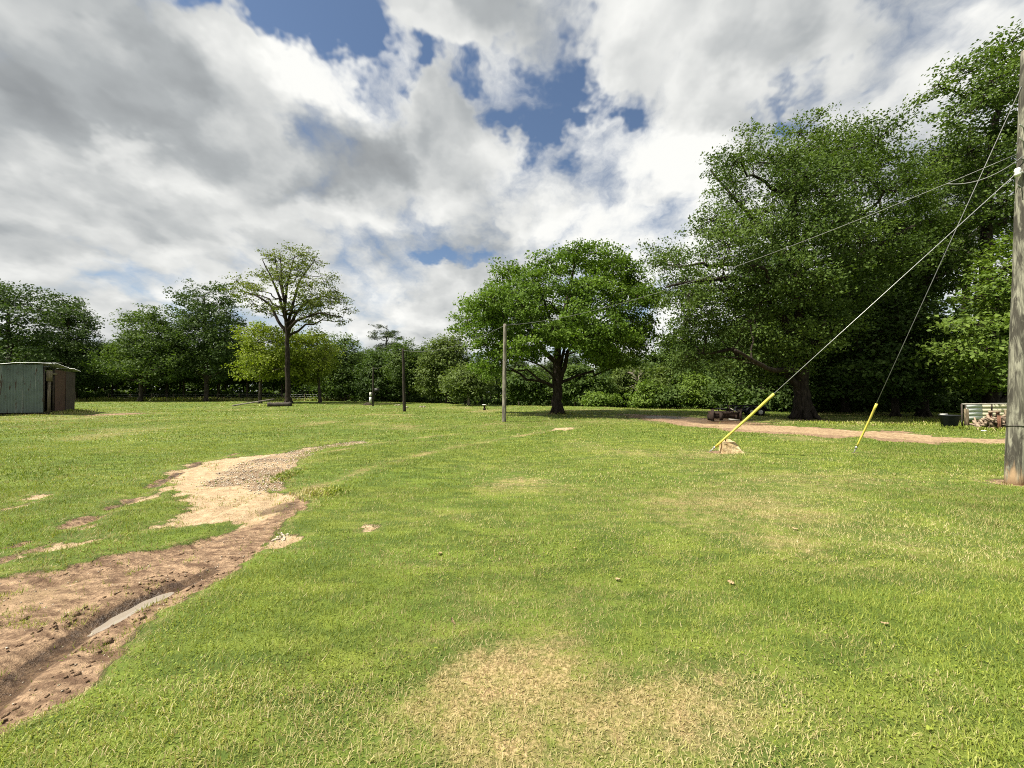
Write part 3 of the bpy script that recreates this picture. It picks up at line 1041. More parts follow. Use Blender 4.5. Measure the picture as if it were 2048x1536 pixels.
def tree_meshes(seed, poly, trunk, lobe_r, n_lobes, clumps, per_clump, leaf, bark_m, leaf_m, depth=0.7, clump_r=None, flat=0.6, D=None, u0=0.0, z0=0.0,
                n_main=9, twigs=True, up=0.7, aspect=0.62, limbs=(), lim_r=0.4, min_edge=0.55, bough_droop=0.0, yscale=1.0):
    """poly: crown outline (u, z) in metres round the trunk base; trunk: list of (x, y, z, r)."""
    r = np.random.default_rng(seed)
    poly = np.asarray(poly, float)
    trunk = np.asarray(trunk, float)
    lo, hi = poly.min(0), poly.max(0)
    pts = []
    tries = 0
    md = lobe_r * 0.85
    while len(pts) < n_lobes and tries < 60:
        tries += 1
        u, z = r.uniform(lo[0], hi[0], 400), r.uniform(lo[1], hi[1], 400)
        sd = sdist(u, z, poly)
        for q in np.nonzero(sd > lobe_r * min_edge * r.uniform(0.6, 1.2, 400))[0]:
            # chord of the outline at this height gives the crown's thickness there
            row = np.linspace(lo[0], hi[0], 40)
            ins = sdist(row, np.full(40, z[q]), poly) > 0
            if not ins.any():
                continue
            a_, b_ = row[ins].min(), row[ins].max()
            hw = (b_ - a_) / 2 * depth
            fr = np.clip((u[q] - (a_ + b_) / 2) / ((b_ - a_) / 2 + 1e-6), -1, 1)
            v = r.uniform(-1, 1) * hw * math.sqrt(max(0.05, 1 - fr * fr)) * yscale
            p = np.array([u[q], v, z[q]])
            if all((p[0] - o[0]) ** 2 + (p[1] - o[1]) ** 2 + (p[2] - o[2]) ** 2 > md * md for o in pts):
                pts.append(p)
                if len(pts) >= n_lobes:
                    break
        md *= 0.95
    L = np.array(pts)
    if D is not None:      # lobes nearer or farther than the trunk keep their bearing
        k_ = (D + L[:, 1]) / D
        L[:, 0] = (L[:, 0] + u0) * k_ - u0
        L[:, 2] = (L[:, 2] + z0 - CAM_H) * k_ + CAM_H - z0
        L[:, 2] = np.maximum(L[:, 2], 0.8)
    wood = Acc()
    # trunk with flared, uneven foot
    tz = trunk[:, 2]
    nseg = 26
    zi = np.linspace(0, 1, nseg)
    ti = np.linspace(0, 1, len(trunk))
    tp = np.stack([np.interp(zi, ti, trunk[:, i]) for i in range(4)], 1)
    tp[1:-1, 0] += r.normal(0, 0.03, nseg - 2) * tp[1:-1, 3] * 3
    tp[1:-1, 1] += r.normal(0, 0.03, nseg - 2) * tp[1:-1, 3] * 3
    tube(wood, tp[:, :3], tp[:, 3], 12)
    r0 = trunk[0, 3]
    for a_ in np.arange(6) * math.pi / 3 + r.uniform(0, 0.8):       # root buttresses
        d_ = np.array([math.cos(a_), math.sin(a_), 0])
        tube(wood, [d_ * r0 * 1.75 + (0, 0, -0.12), d_ * r0 * 1.15 + (0, 0, r0 * 0.35), d_ * r0 * 0.6 + (0, 0, r0 * 1.5), d_ * r0 * 0.3 + (0, 0, r0 * 2.6)],
             [r0 * 0.16, r0 * 0.28, r0 * 0.36, r0 * 0.25], 6)
    nodes, nrad = [tp[4:, :3]], [tp[4:, 3]]
    for lb in limbs:                                                # limbs the photograph shows
        lb = np.asarray(lb, float)
        t_ = np.linspace(0, 1, 14)
        s_ = np.linspace(0, 1, len(lb))
        p_ = np.stack([np.interp(t_, s_, lb[:, i]) for i in range(4)], 1)
        p_[2:-1, :3] += r.normal(0, 0.05, (11, 3)) * lb[0, 3] * 2
        tube(wood, p_[:, :3], p_[:, 3], 8)
        nodes.append(p_[:, :3])
        nrad.append(p_[:, 3])
    # main limbs to far lobes, then the rest joins the nearest wood
    order = [int(np.argmax(L[:, 2]))]
    while len(order) < min(n_main, len(L)):
        dd = np.min([np.linalg.norm(L - L[o], axis=1) for o in order], axis=0)
        order.append(int(np.argmax(dd)))
    order += [i for i in range(len(L)) if i not in order]
    for rank, i in enumerate(order):
        tgt = L[i]
        N_ = np.concatenate(nodes)
        R_ = np.concatenate(nrad)
        dv = tgt - N_
        dist = np.linalg.norm(dv, axis=1)
        hor = np.hypot(dv[:, 0], dv[:, 1])
        cost = dist + np.clip(N_[:, 2] - tgt[2] + 0.25 * hor, 0, None) * 1.6
        if rank < n_main:
            cost = cost[:nseg - 4]
        j_ = int(np.argmin(cost))
        st = N_[j_]
        ln = np.linalg.norm(tgt - st)
        if ln < 0.05:
            continue
        c_ = st + (tgt - st) * 0.5 + np.array([0, 0, 0.16 - bough_droop]) * ln * r.uniform(0.3, 1.2) + r.normal(0, 0.09, 3) * ln
        n_ = 10 if rank < n_main else 6
        p_ = bez(st, c_, tgt, n_)
        p_[1:-1] += r.normal(0, 0.025, (n_ - 2, 3)) * ln
        rs = min(R_[j_] * 0.75, (0.025 + 0.028 * ln) * (1.0 if rank < n_main else 0.6) * (lim_r / 0.4))
        rr = np.linspace(rs, max(0.018, rs * 0.22), n_)
        tube(wood, p_, rr, 6 if rank < n_main else 4, False)
        nodes.append(p_[2:])
        nrad.append(rr[2:])
    # leaf clumps
    crown = Acc()
    if clump_r is None:
        clump_r = lobe_r * 0.34
    cz = L[:, 2].mean()
    for i in range(len(L)):
        k_ = max(1, int(clumps * r.uniform(0.7, 1.3)))
        d_ = r.normal(size=(k_, 3))
        d_ /= np.linalg.norm(d_, axis=1)[:, None]
        C = L[i] + d_ * (r.random(k_)[:, None] ** 0.45) * lobe_r * np.array([1, 1, flat + 0.15])
        if twigs:
            for c_ in C:
                s_ = L[i] + (c_ - L[i]) * 0.0
                mdp = (s_ + c_) / 2 + r.normal(0, 0.08, 3) * lobe_r
                tube(wood, [s_, mdp, c_], [0.022, 0.014, 0.006], 3, False)
        n_ = per_clump * k_
        ci = np.repeat(np.arange(k_), per_clump)
        g_ = np.clip(r.normal(size=(n_, 3)), -1.45, 1.45) * np.array([1, 1, flat * 0.8]) * clump_r * (0.6 + 0.8 * r.random(k_))[ci][:, None]
        P_ = C[ci] + g_
        P_[:, 2] = np.maximum(P_[:, 2], 0.12)
        out = P_ - np.array([0, 0, cz])
        out /= np.linalg.norm(out, axis=1)[:, None] + 1e-9
        nor = np.array([0, 0, up]) + out * 0.5 + r.normal(size=(n_, 3)) * 0.65
        tn = 0.34 * r.random() + (0.32 * r.random(k_))[ci] + 0.40 * r.random(n_)
        leaves(crown, P_, nor, leaf, r, aspect, tn)
    return wood.mesh('trunk', bark_m, True), crown.mesh('crown', leaf_m)


def plant(name, meshes, loc, label, cat, group=None, rz=0.0, sc=1.0, parts=('trunk', 'crown')):
    o = empty(name, loc, label, cat, group, rz)
    o.scale = (sc, sc, sc) if not isinstance(sc, tuple) else sc
    for p, me in zip(parts, meshes):
        if me is not None:
            link(p, me, o)
    return o


def pix_tree(name, label, base, outline, trunk_px, seed, leaf_m, bark_m, group=None, cat='tree', limbs_px=(), parts=('trunk', 'crown'), **kw):
    """a tree whose outline and trunk are read off the photograph at its own distance"""
    if len(base) == 2:
        b_ = gp(*base)
        D = b_[1]
    else:
        D = base[2]
        b_ = at(base[0], 800, D)[:2]
    z0 = gz(b_[0], D)

    def loc_(px, py, dd=0.0):
        p = at(px, py, D + dd)
        return p[0] - b_[0], dd, p[2] - z0
    poly = [loc_(*p)[::2] for p in outline]
    tr = [(0, 0, -0.1, trunk_px[0][2])] + [(*loc_(p[0], p[1]), p[2]) for p in trunk_px]
    lb = [[(*loc_(q[0], q[1], q[3] if len(q) > 3 else 0.0), q[2]) for q in l_] for l_ in limbs_px]
    me = tree_meshes(seed, poly, tr, bark_m=bark_m, leaf_m=leaf_m, D=D, u0=b_[0], z0=z0, limbs=lb, **kw)
    return plant(name, me, (b_[0], D, z0), label, cat, group, parts=parts)


# --- the big oak
pix_tree('oak_tree', 'huge dark green oak with a thick black trunk beside the dirt road', (1608, 836),
         [(1292, 500), (1310, 470), (1375, 455), (1400, 420), (1385, 380), (1390, 330), (1420, 290), (1465, 280), (1500, 262), (1550, 240), (1640, 226), (1720, 244), (1780, 262), (1830, 290),
          (1880, 340), (1900, 420), (1890, 500), (1850, 560), (1760, 600), (1720, 680), (1640, 730), (1560, 765), (1480, 770), (1400, 750), (1345, 730), (1322, 680), (1318, 620), (1300, 590), (1288, 540)],
         [(1606, 825, 0.52), (1604, 790, 0.42), (1603, 740, 0.37), (1600, 640, 0.33), (1590, 520, 0.27), (1585, 420, 0.2), (1600, 300, 0.08)],
         11, 'oak_leaf', 'oak_bark',
         limbs_px=([(1601, 700, 0.28), (1540, 600, 0.22, -1), (1480, 555, 0.17, -2), (1400, 560, 0.09, -2), (1330, 575, 0.04, -2)],
                   [(1598, 640, 0.26), (1660, 560, 0.20, -1), (1740, 500, 0.15, -2), (1830, 450, 0.07, -3)],
                   [(1594, 560, 0.22), (1540, 470, 0.16, 1), (1470, 400, 0.09, 1), (1420, 340, 0.04, 1)],
                   [(1590, 500, 0.20), (1660, 400, 0.14, 1), (1740, 320, 0.06, 1)],
                   [(1602, 730, 0.20), (1640, 690, 0.14, -2), (1650, 640, 0.07, -3)],
                   [(1602, 740, 0.18), (1540, 740, 0.12, -3), (1470, 700, 0.07, -4)]),
         lobe_r=1.45, n_lobes=160, clumps=15, per_clump=60, leaf=0.142, clump_r=0.38, depth=0.62, n_main=14, lim_r=0.42, flat=0.62, min_edge=0.66, up=0.45)

# --- the broad maple in the middle
pix_tree('maple_tree', 'broad rounded bright green maple standing alone in the field', (1115, 829),
         [(922, 640), (925, 600), (950, 575), (985, 545), (1000, 520), (1040, 512), (1075, 525), (1105, 495), (1140, 482), (1185, 490), (1215, 500), (1255, 488), (1280, 510), (1290, 555),
          (1322, 580), (1330, 620), (1312, 680), (1290, 720), (1250, 735), (1190, 740), (1160, 700), (1115, 690), (1075, 715), (1050, 725), (1000, 760), (950, 750), (925, 710)],
         [(1115, 822, 0.40), (1115, 790, 0.34), (1114, 745, 0.32), (1114, 720, 0.27), (1116, 690, 0.22), (1124, 640, 0.18), (1140, 580, 0.12), (1150, 520, 0.05)],
         23, 'maple_leaf', 'maple_bark',
         limbs_px=([(1113, 725, 0.20), (1090, 705, 0.17), (1065, 670, 0.14), (1040, 630, 0.11), (1015, 590, 0.06)],
                   [(1118, 765, 0.20), (1127, 740, 0.17), (1136, 700, 0.13), (1155, 680, 0.10), (1200, 640, 0.07), (1250, 600, 0.04)],
                   [(1112, 765, 0.09), (1103, 748, 0.07, -1), (1080, 730, 0.05, -2), (1030, 712, 0.03, -3)],
                   [(1120, 735, 0.14), (1130, 690, 0.11, 2), (1170, 610, 0.07, 3)],
                   [(1116, 700, 0.14), (1100, 640, 0.10, 2), (1075, 560, 0.05, 3)]),
         lobe_r=1.1, n_lobes=150, clumps=12, per_clump=54, leaf=0.148, clump_r=0.32, depth=0.75, n_main=13, lim_r=0.26, aspect=0.8, up=0.5, flat=0.55, min_edge=0.4)

# --- the half-bare tree on the field's edge
pix_tree('pecan_tree', 'tall thinly leafed tree with bare crooked branches rising above lower trees', (577, 808.5),
         [(452, 575), (465, 553), (505, 562), (512, 528), (545, 498), (585, 491), (625, 505), (655, 540), (678, 572), (697, 610), (693, 640), (672, 662), (640, 650), (600, 648), (570, 640), (540, 648), (500, 615), (470, 600)],
         [(577, 803, 0.40), (576, 780, 0.29), (575, 700, 0.25), (574, 660, 0.21), (570, 620, 0.15), (564, 570, 0.11), (560, 505, 0.04)],
         31, 'sparse_leaf', 'maple_bark',
         limbs_px=([(573, 665, 0.22), (555, 640, 0.18), (540, 608, 0.14), (510, 590, 0.10), (480, 580, 0.05)],
                   [(575, 668, 0.24), (590, 630, 0.18), (610, 605, 0.14), (645, 592, 0.09), (680, 600, 0.04)],
                   [(574, 655, 0.22), (585, 610, 0.17, 1), (600, 560, 0.11, 2), (630, 520, 0.05, 2)],
                   [(572, 640, 0.20), (558, 590, 0.15, -1), (540, 550, 0.10, -1), (525, 520, 0.05, -1)],
                   [(575, 660, 0.2), (595, 640, 0.15, -2), (640, 625, 0.10, -3), (685, 635, 0.05, -3)],
                   [(570, 610, 0.16), (576, 560, 0.11, 2), (590, 510, 0.05, 2)],
                   [(568, 600, 0.14), (556, 550, 0.09, 1), (548, 505, 0.04, 1)]),
         lobe_r=1.35, n_lobes=80, clumps=9, per_clump=16, leaf=0.23, clump_r=0.35, depth=0.8, n_main=16, lim_r=0.36, flat=0.5, min_edge=0.15)

# --- yellow-green trees below it
pix_tree('elm_tree', 'low yellow green tree with a rounded crown, beside the thinly leafed tree', (520, 806.5),
         [(466, 750), (466, 690), (475, 660), (510, 643), (545, 648), (590, 660), (606, 740), (540, 760), (490, 765)],
         [(520, 800, 0.22), (521, 770, 0.18), (521, 720, 0.12), (522, 670, 0.05)], 41, 'elm_leaf', 'grey_bark',
         lobe_r=1.35, n_lobes=44, clumps=10, per_clump=26, leaf=0.30, clump_r=0.50, depth=0.8, n_main=8)
pix_tree('elm_tree', 'yellow green bushy tree just behind the thinly leafed tree', (640, 805.5),
         [(556, 750), (560, 668), (610, 655), (655, 664), (676, 700), (672, 745), (630, 768), (590, 765)],
         [(640, 800, 0.22), (638, 770, 0.18), (636, 720, 0.12), (634, 675, 0.05)], 43, 'elm_leaf', 'grey_bark',
         lobe_r=1.4, n_lobes=40, clumps=10, per_clump=24, leaf=0.31, clump_r=0.52, depth=0.8, n_main=8)

# --- wood edge on the far side of the field, one tree at a time
EDGE = 'trees along the far edge of the field'
far = dict(clumps=12, per_clump=27, leaf=0.34, clump_r=0.55, n_main=7, twigs=False, lobe_r=1.9)
for (nm, lab, base, outl, trk, seed, lm, nl, extra) in (
    ('hardwood_tree', 'tall dark tree with a wide domed crown behind the tin shed', (20, 800, 60), [(-110, 800), (-100, 600), (-40, 570), (0, 553), (35, 548), (65, 560), (88, 588), (106, 625), (112, 700), (104, 780), (20, 792)], [(20, 798, .4), (18, 700, .3), (16, 600, .1)], 51, 'dark_leaf', 84, {}),
    ('hardwood_tree', 'dark green tree sloping down to the gap beside the shed', (140, 800, 66), [(84, 790), (78, 640), (98, 598), (130, 582), (168, 602), (190, 640), (198, 700), (196, 770), (150, 785)], [(140, 798, .35), (138, 700, .25), (136, 620, .1)], 52, 'dark_leaf', 64, {}),
    ('hardwood_tree', 'low spreading tree with drooping grey green boughs', (280, 801, 62), [(178, 720), (196, 690), (228, 660), (246, 628), (280, 612), (322, 614), (352, 640), (378, 700), (372, 756), (300, 768), (205, 760)], [(282, 799, .3), (282, 720, .22), (284, 640, .08)], 53, 'wood_leaf', 74, {'bough_droop': .2}),
    ('hardwood_tree', 'tall twin topped dark tree with a straight trunk', (412, 801, 64), [(336, 750), (328, 650), (345, 602), (372, 566), (400, 558), (425, 582), (452, 566), (478, 586), (488, 640), (500, 700), (484, 756), (410, 760)], [(412, 799, .34), (412, 700, .26), (408, 590, .09)], 54, 'dark_leaf', 74, {}),
    ('hardwood_tree', 'dark green bushy tree next to the yellow green bushy tree', (690, 802, 66), [(610, 790), (628, 700), (650, 674), (688, 662), (712, 688), (724, 740), (720, 788), (660, 792)], [(690, 800, .3), (690, 720, .2), (690, 680, .08)], 55, 'wood_leaf', 54, {}),
    ('hardwood_tree', 'mid green tree behind the short pole with the meter', (765, 804, 62), [(706, 792), (716, 728), (738, 702), (772, 704), (806, 716), (822, 742), (824, 792)], [(765, 802, .28), (765, 740, .18), (765, 715, .07)], 56, 'dark_leaf', 50, {}),
    ('hardwood_tree', 'tall oval grey green tree between the dark pole and the maple', (895, 808, 54), [(836, 792), (842, 735), (858, 694), (882, 670), (906, 660), (930, 676), (940, 704), (952, 760), (948, 792)], [(895, 808, .3), (894, 740, .2), (894, 685, .07)], 57, 'olive_leaf', 62, {}),
    ('hardwood_tree', 'small tree with a pale trunk and sparse crown at the wood edge', (937, 811, 45), [(895, 790), (900, 750), (925, 735), (960, 740), (985, 760), (980, 790), (940, 786)], [(937, 808, .17), (937, 780, .14), (937, 745, .05)], 58, 'olive_leaf', 26, {'leaf': .30}),
    ('hardwood_tree', 'yellow green young tree in the gap behind the dark pole', (818, 806, 75), [(792, 770), (795, 745), (815, 730), (838, 735), (848, 760), (838, 780)], [(818, 804, .2), (818, 770, .15), (818, 740, .06)], 59, 'elm_leaf', 22, {}),
):
    kw = dict(far)
    kw.update(extra)
    pix_tree(nm, lab, base, outl, trk, seed, lm, 'pale_bark' if seed == 58 else 'grey_bark', EDGE, n_lobes=nl, **kw)

# tall pines standing over the wood
for (lab, base, outl, trk, seed, nl) in (
    ('tall pine with a ragged open top above the woods', (772, 803, 84), [(742, 668), (752, 652), (775, 646), (796, 655), (800, 680), (808, 705), (790, 715), (755, 700)], [(772, 800, .34), (773, 720, .24), (774, 650, .07)], 61, 20),
    ('thin distant pine with a small flat crown above the dark pole', (818, 805, 92), [(797, 712), (806, 703), (822, 701), (832, 710), (828, 722), (804, 722)], [(818, 800, .2), (818, 740, .16), (818, 703, .06)], 62, 8),
):
    pix_tree('pine_tree', lab, base, outl, trk, seed, 'pine_needle', 'grey_bark', 'pines above the woods', cat='pine', n_lobes=nl, lobe_r=1.25, clumps=7, per_clump=26, leaf=0.55, clump_r=0.5,
             n_main=9, aspect=0.22, flat=0.35, min_edge=0.2, twigs=True)

# --- woods on the near side behind the oak
NEARW = 'trees of the near wood behind the oak'
for (nm, lab, base, outl, trk, seed, lm, nl, extra) in (
    ('hardwood_tree', 'towering tree with an open crown leaning over the weathered utility pole', (1985, 830, 24), [(1830, 300), (1826, 240), (1860, 215), (1838, 170), (1870, 130), (1930, 110), (1985, 80), (2010, 66), (2120, 50), (2190, 160), (2190, 420), (2080, 500), (1990, 470), (1930, 430), (1890, 380)],
     [(1985, 825, .42), (1980, 700, .34), (1972, 520, .28), (1975, 380, .22), (1990, 250, .16), (2020, 120, .06)], 71, 'oak_leaf', 64, dict(lobe_r=1.5, clumps=12, per_clump=40, leaf=.185, clump_r=.38, depth=.5, flat=.55, min_edge=.3)),
    ('hardwood_tree', 'crooked forked tree with bare black limbs between oak and utility pole', (1846, 832, 25), [(1770, 620), (1775, 520), (1800, 450), (1850, 420), (1910, 430), (1960, 480), (1975, 540), (1930, 570), (1900, 600), (1850, 610)],
     [(1846, 828, .30), (1844, 700, .26), (1846, 600, .22), (1843, 575, .2)], 72, 'oak_leaf', 30, dict(lobe_r=1.2, clumps=9, per_clump=26, leaf=.22, clump_r=.45, depth=.5, flat=.45,
      limbs_px=([(1844, 590, .2), (1822, 545, .16), (1820, 505, .13), (1834, 470, .07)], [(1846, 585, .18), (1856, 545, .13), (1870, 520, .09), (1905, 500, .05)], [(1820, 510, .12), (1812, 490, .08), (1806, 470, .05)]))),
    ('leafy_tree', 'bright green broadleaf tree with layered boughs beside the utility pole', (1985, 838, 20), [(1895, 770), (1870, 700), (1905, 620), (1950, 540), (1990, 470), (2060, 440), (2140, 470), (2180, 620), (2160, 780), (2040, 800), (1950, 790)],
     [(1985, 832, .2), (1990, 720, .16), (2000, 560, .06)], 73, 'bright_leaf', 62, dict(lobe_r=1.15, clumps=12, per_clump=26, leaf=.20, clump_r=.42, depth=.6, flat=.38)),
    ('leafy_tree', 'shadowy green tree with low boughs under the oak', (1790, 838, 24.5), [(1690, 800), (1680, 690), (1720, 610), (1790, 560), (1850, 590), (1900, 660), (1905, 740), (1880, 810), (1780, 815)],
     [(1790, 830, .2), (1790, 740, .16), (1788, 610, .06)], 74, 'dark_leaf', 62, dict(lobe_r=1.25, clumps=12, per_clump=26, leaf=.22, clump_r=.45, depth=.6, flat=.42)),
    ('leafy_tree', 'dark tree filling the wood between the oak trunk and the forked tree', (1690, 832, 29), [(1610, 800), (1600, 660), (1640, 560), (1710, 520), (1770, 560), (1780, 680), (1770, 800)],
     [(1690, 826, .25), (1690, 700, .2), (1690, 560, .07)], 75, 'dark_leaf', 56, dict(lobe_r=1.6, clumps=12, per_clump=24, leaf=.28, clump_r=.55, depth=.6)),
    ('leafy_tree', 'dark leafy tree directly behind the oak trunk', (1560, 826, 33), [(1480, 800), (1470, 700), (1500, 620), (1570, 580), (1630, 620), (1640, 720), (1630, 805)],
     [(1560, 822, .25), (1560, 720, .2), (1560, 620, .07)], 76, 'wood_leaf', 52, dict(lobe_r=1.6, clumps=12, per_clump=24, leaf=.28, clump_r=.55, depth=.6)),
    ('pine_tree', 'tall slender pine trunk with drooping tufts behind the towering tree', (1925, 828, 31), [(1860, 480), (1870, 330), (1900, 250), (1950, 240), (1990, 320), (2000, 440), (1990, 520), (1930, 540)],
     [(1925, 822, .3), (1930, 650, .25), (1935, 450, .2), (1940, 250, .06)], 77, 'pine_needle', 32, dict(lobe_r=1.6, clumps=10, per_clump=26, leaf=.42, clump_r=.5, depth=.6, aspect=.22, flat=.4)),
    ('hardwood_tree', 'dark full crowned tree deep in the wood behind the oak', (1760, 826, 36), [(1660, 800), (1650, 560), (1700, 500), (1790, 480), (1860, 540), (1880, 620), (1870, 800)],
     [(1760, 820, .35), (1760, 600, .25), (1760, 400, .08)], 78, 'dark_leaf', 80, dict(lobe_r=2.0, clumps=12, per_clump=22, leaf=.36, clump_r=.65, depth=.6)),
    ('hardwood_tree', 'dark tree deep in the wood behind the utility pole', (2040, 826, 30), [(1930, 800), (1920, 660), (1960, 590), (2050, 560), (2150, 570), (2180, 640), (2160, 800)],
     [(2040, 820, .35), (2040, 600, .25), (2040, 400, .08)], 79, 'dark_leaf', 66, dict(lobe_r=1.9, clumps=12, per_clump=22, leaf=.32, clump_r=.6, depth=.6)),
):
    kw = dict(far)
    kw.update(dict(twigs=True, n_main=10))
    kw.update(extra)
    pix_tree(nm, lab, base, outl, trk, seed, lm, 'oak_bark', NEARW, n_lobes=nl, **kw)

# a spray of dead limbs on the forked tree
ft = [o for o in bpy.data.objects if o.get('label', '').startswith('crooked forked')][0]
r_ = np.random.default_rng(14)
for (p0, p1, n_) in (((1888, 512), (1972, 448), 9), ((1812, 560), (1782, 512), 5), ((1905, 500), (1960, 505), 6)):
    a_ = Acc()
    A_, B_ = at(*p0, 24.6), at(*p1, 24.2)
    P_ = np.linspace(A_, B_, 8) + r_.normal(0, 0.06, (8, 3))
    tube(a_, P_ - np.array(ft.location), np.linspace(0.05, 0.012, 8), 5)
    for k_ in range(n_):
        q_ = P_[r_.integers(2, 8)]
        e_ = q_ + (B_ - A_) * r_.uniform(0.1, 0.35) + r_.normal(0, 0.32, 3)
        tube(a_, np.array([q_, (q_ + e_) / 2 + r_.normal(0, 0.05, 3), e_]) - np.array(ft.location), [0.022, 0.015, 0.006], 4)
    a_.build('dead_branch', 'dead_wood', ft, True)

# --- young growth between the maple and the oak
YG = 'young trees and shrubs between the maple and the oak'
for (nm, lab, base, outl, trk, seed, lm, nl) in (
    ('shrub', 'yellow green leaning shrub in front of the young pines', (1290, 819, 38), [(1262, 818), (1272, 790), (1290, 765), (1305, 758), (1318, 790), (1312, 818)], [(1290, 817, .06), (1292, 790, .03)], 81, 'bright_leaf', 20),
    ('young_tree', 'narrow yellow green young tree near the trailer tail', (1395, 820, 37), [(1372, 818), (1370, 780), (1382, 752), (1398, 745), (1410, 770), (1418, 818)], [(1395, 818, .08), (1395, 780, .05), (1396, 752, .02)], 82, 'bright_leaf', 24),
    ('shrub', 'mid green shrub with arching sprays at the field edge', (1340, 820, 37.5), [(1305, 818), (1312, 795), (1335, 775), (1362, 785), (1378, 818)], [(1340, 818, .06), (1341, 795, .03)], 83, 'wood_leaf', 20),
    ('young_pine', 'young grey green pine with a soft conical crown', (1325, 816, 44), [(1296, 812), (1300, 770), (1318, 735), (1330, 728), (1345, 752), (1360, 812)], [(1325, 814, .12), (1326, 770, .08), (1328, 732, .03)], 84, 'olive_leaf', 30),
    ('shrub', 'dark glossy shrub behind the trailer', (1450, 821, 35), [(1408, 820), (1410, 785), (1440, 760), (1480, 765), (1500, 795), (1505, 820)], [(1450, 818, .06), (1450, 790, .03)], 85, 'wood_leaf', 28),
    ('shrub', 'deep green shrub between trailer and oak trunk', (1545, 823, 33), [(1500, 822), (1505, 780), (1535, 750), (1575, 760), (1600, 800), (1600, 824)], [(1545, 820, .06), (1545, 790, .03)], 86, 'dark_leaf', 30),
    ('young_tree', 'pale green feathery tree above the young pines', (1262, 814, 52), [(1228, 790), (1232, 748), (1250, 728), (1275, 730), (1288, 760), (1284, 800)], [(1262, 812, .15), (1262, 770, .1), (1262, 735, .04)], 87, 'olive_leaf', 26),
    ('young_tree', 'rounded green tree behind the maple trunk', (1165, 812, 50), [(1105, 800), (1108, 760), (1140, 730), (1190, 735), (1225, 765), (1222, 806)], [(1165, 811, .15), (1165, 770, .1), (1165, 740, .04)], 88, 'wood_leaf', 38),
    ('young_tree', 'green tree with a low skirt between the slim pole and the maple', (1060, 810, 52), [(1010, 800), (1016, 760), (1040, 735), (1080, 740), (1100, 770), (1098, 806)], [(1060, 809, .15), (1060, 770, .1), (1060, 740, .04)], 89, 'wood_leaf', 34),
    ('shrub', 'small bright bush near the maple at the wood edge', (1200, 815, 42), [(1172, 815), (1178, 795), (1200, 785), (1226, 800), (1230, 816)], [(1200, 814, .05), (1200, 800, .02)], 90, 'bright_leaf', 14),
    ('hardwood_tree', 'tall dusky tree rising between the maple and the oak', (1350, 812, 56), [(1290, 800), (1294, 720), (1318, 670), (1350, 650), (1390, 670), (1410, 740), (1405, 806)], [(1350, 810, .25), (1350, 750, .2), (1350, 665, .07)], 91, 'wood_leaf', 56),
    ('hardwood_tree', 'dusky spreading tree behind the feathery one', (1245, 811, 66), [(1190, 800), (1200, 735), (1235, 705), (1280, 700), (1310, 725), (1315, 800)], [(1245, 810, .25), (1245, 760, .2), (1245, 715, .07)], 92, 'olive_leaf', 44),
):
    kw = dict(far)
    dd = base[2]
    kw.update(dict(twigs=False, lobe_r=0.026 * dd * 0.9, leaf=0.0072 * dd, clump_r=0.0105 * dd, clumps=11, per_clump=22))
    if seed in (84, 87, 92):
        kw.update(dict(aspect=0.25, leaf=0.011 * dd, flat=0.45))
    if nm == 'shrub':
        pix_tree(nm, lab, base, outl, trk, seed, lm, 'grey_bark', YG, cat='shrub', parts=('stem', 'foliage'), n_lobes=int(nl * 0.8), **kw)
    else:
        pix_tree(nm, lab, base, outl, trk, seed, lm, 'grey_bark', YG, n_lobes=nl, **kw)

# a pale dead sapling among the thicket
b_ = at(1276, 800, 42)
dt = empty('dead_tree', (b_[0], 42, gz(b_[0], 42)), 'pale leafless dead sapling among the young trees', 'tree')
a_ = Acc()
r_ = np.random.default_rng(17)
tube(a_, [(0, 0, -0.1), (0.05, 0, 1.2), (0.0, 0.1, 2.4), (0.1, 0.1, 3.6)], [0.07, 0.055, 0.04, 0.015], 6)
for k_ in range(16):
    z_ = r_.uniform(0.9, 3.3)
    t_ = r_.uniform(0, 6.28)
    ln = r_.uniform(0.6, 1.3)
    e_ = np.array([math.cos(t_) * ln, math.sin(t_) * ln, z_ + ln * 0.8])
    tube(a_, [(0.03, 0.05, z_), e_ * (.5, .5, 1) - (0, 0, 0.2), e_], [0.028, 0.018, 0.007], 4)
    for q_ in range(3):
        f_ = e_ * (.6, .6, 1) - (0, 0, 0.15)
        tube(a_, [f_, f_ + r_.normal(0, 0.22, 3) + (0, 0, 0.25)], [0.012, 0.005], 3)
a_.build('trunk', 'dead_wood', dt, True)

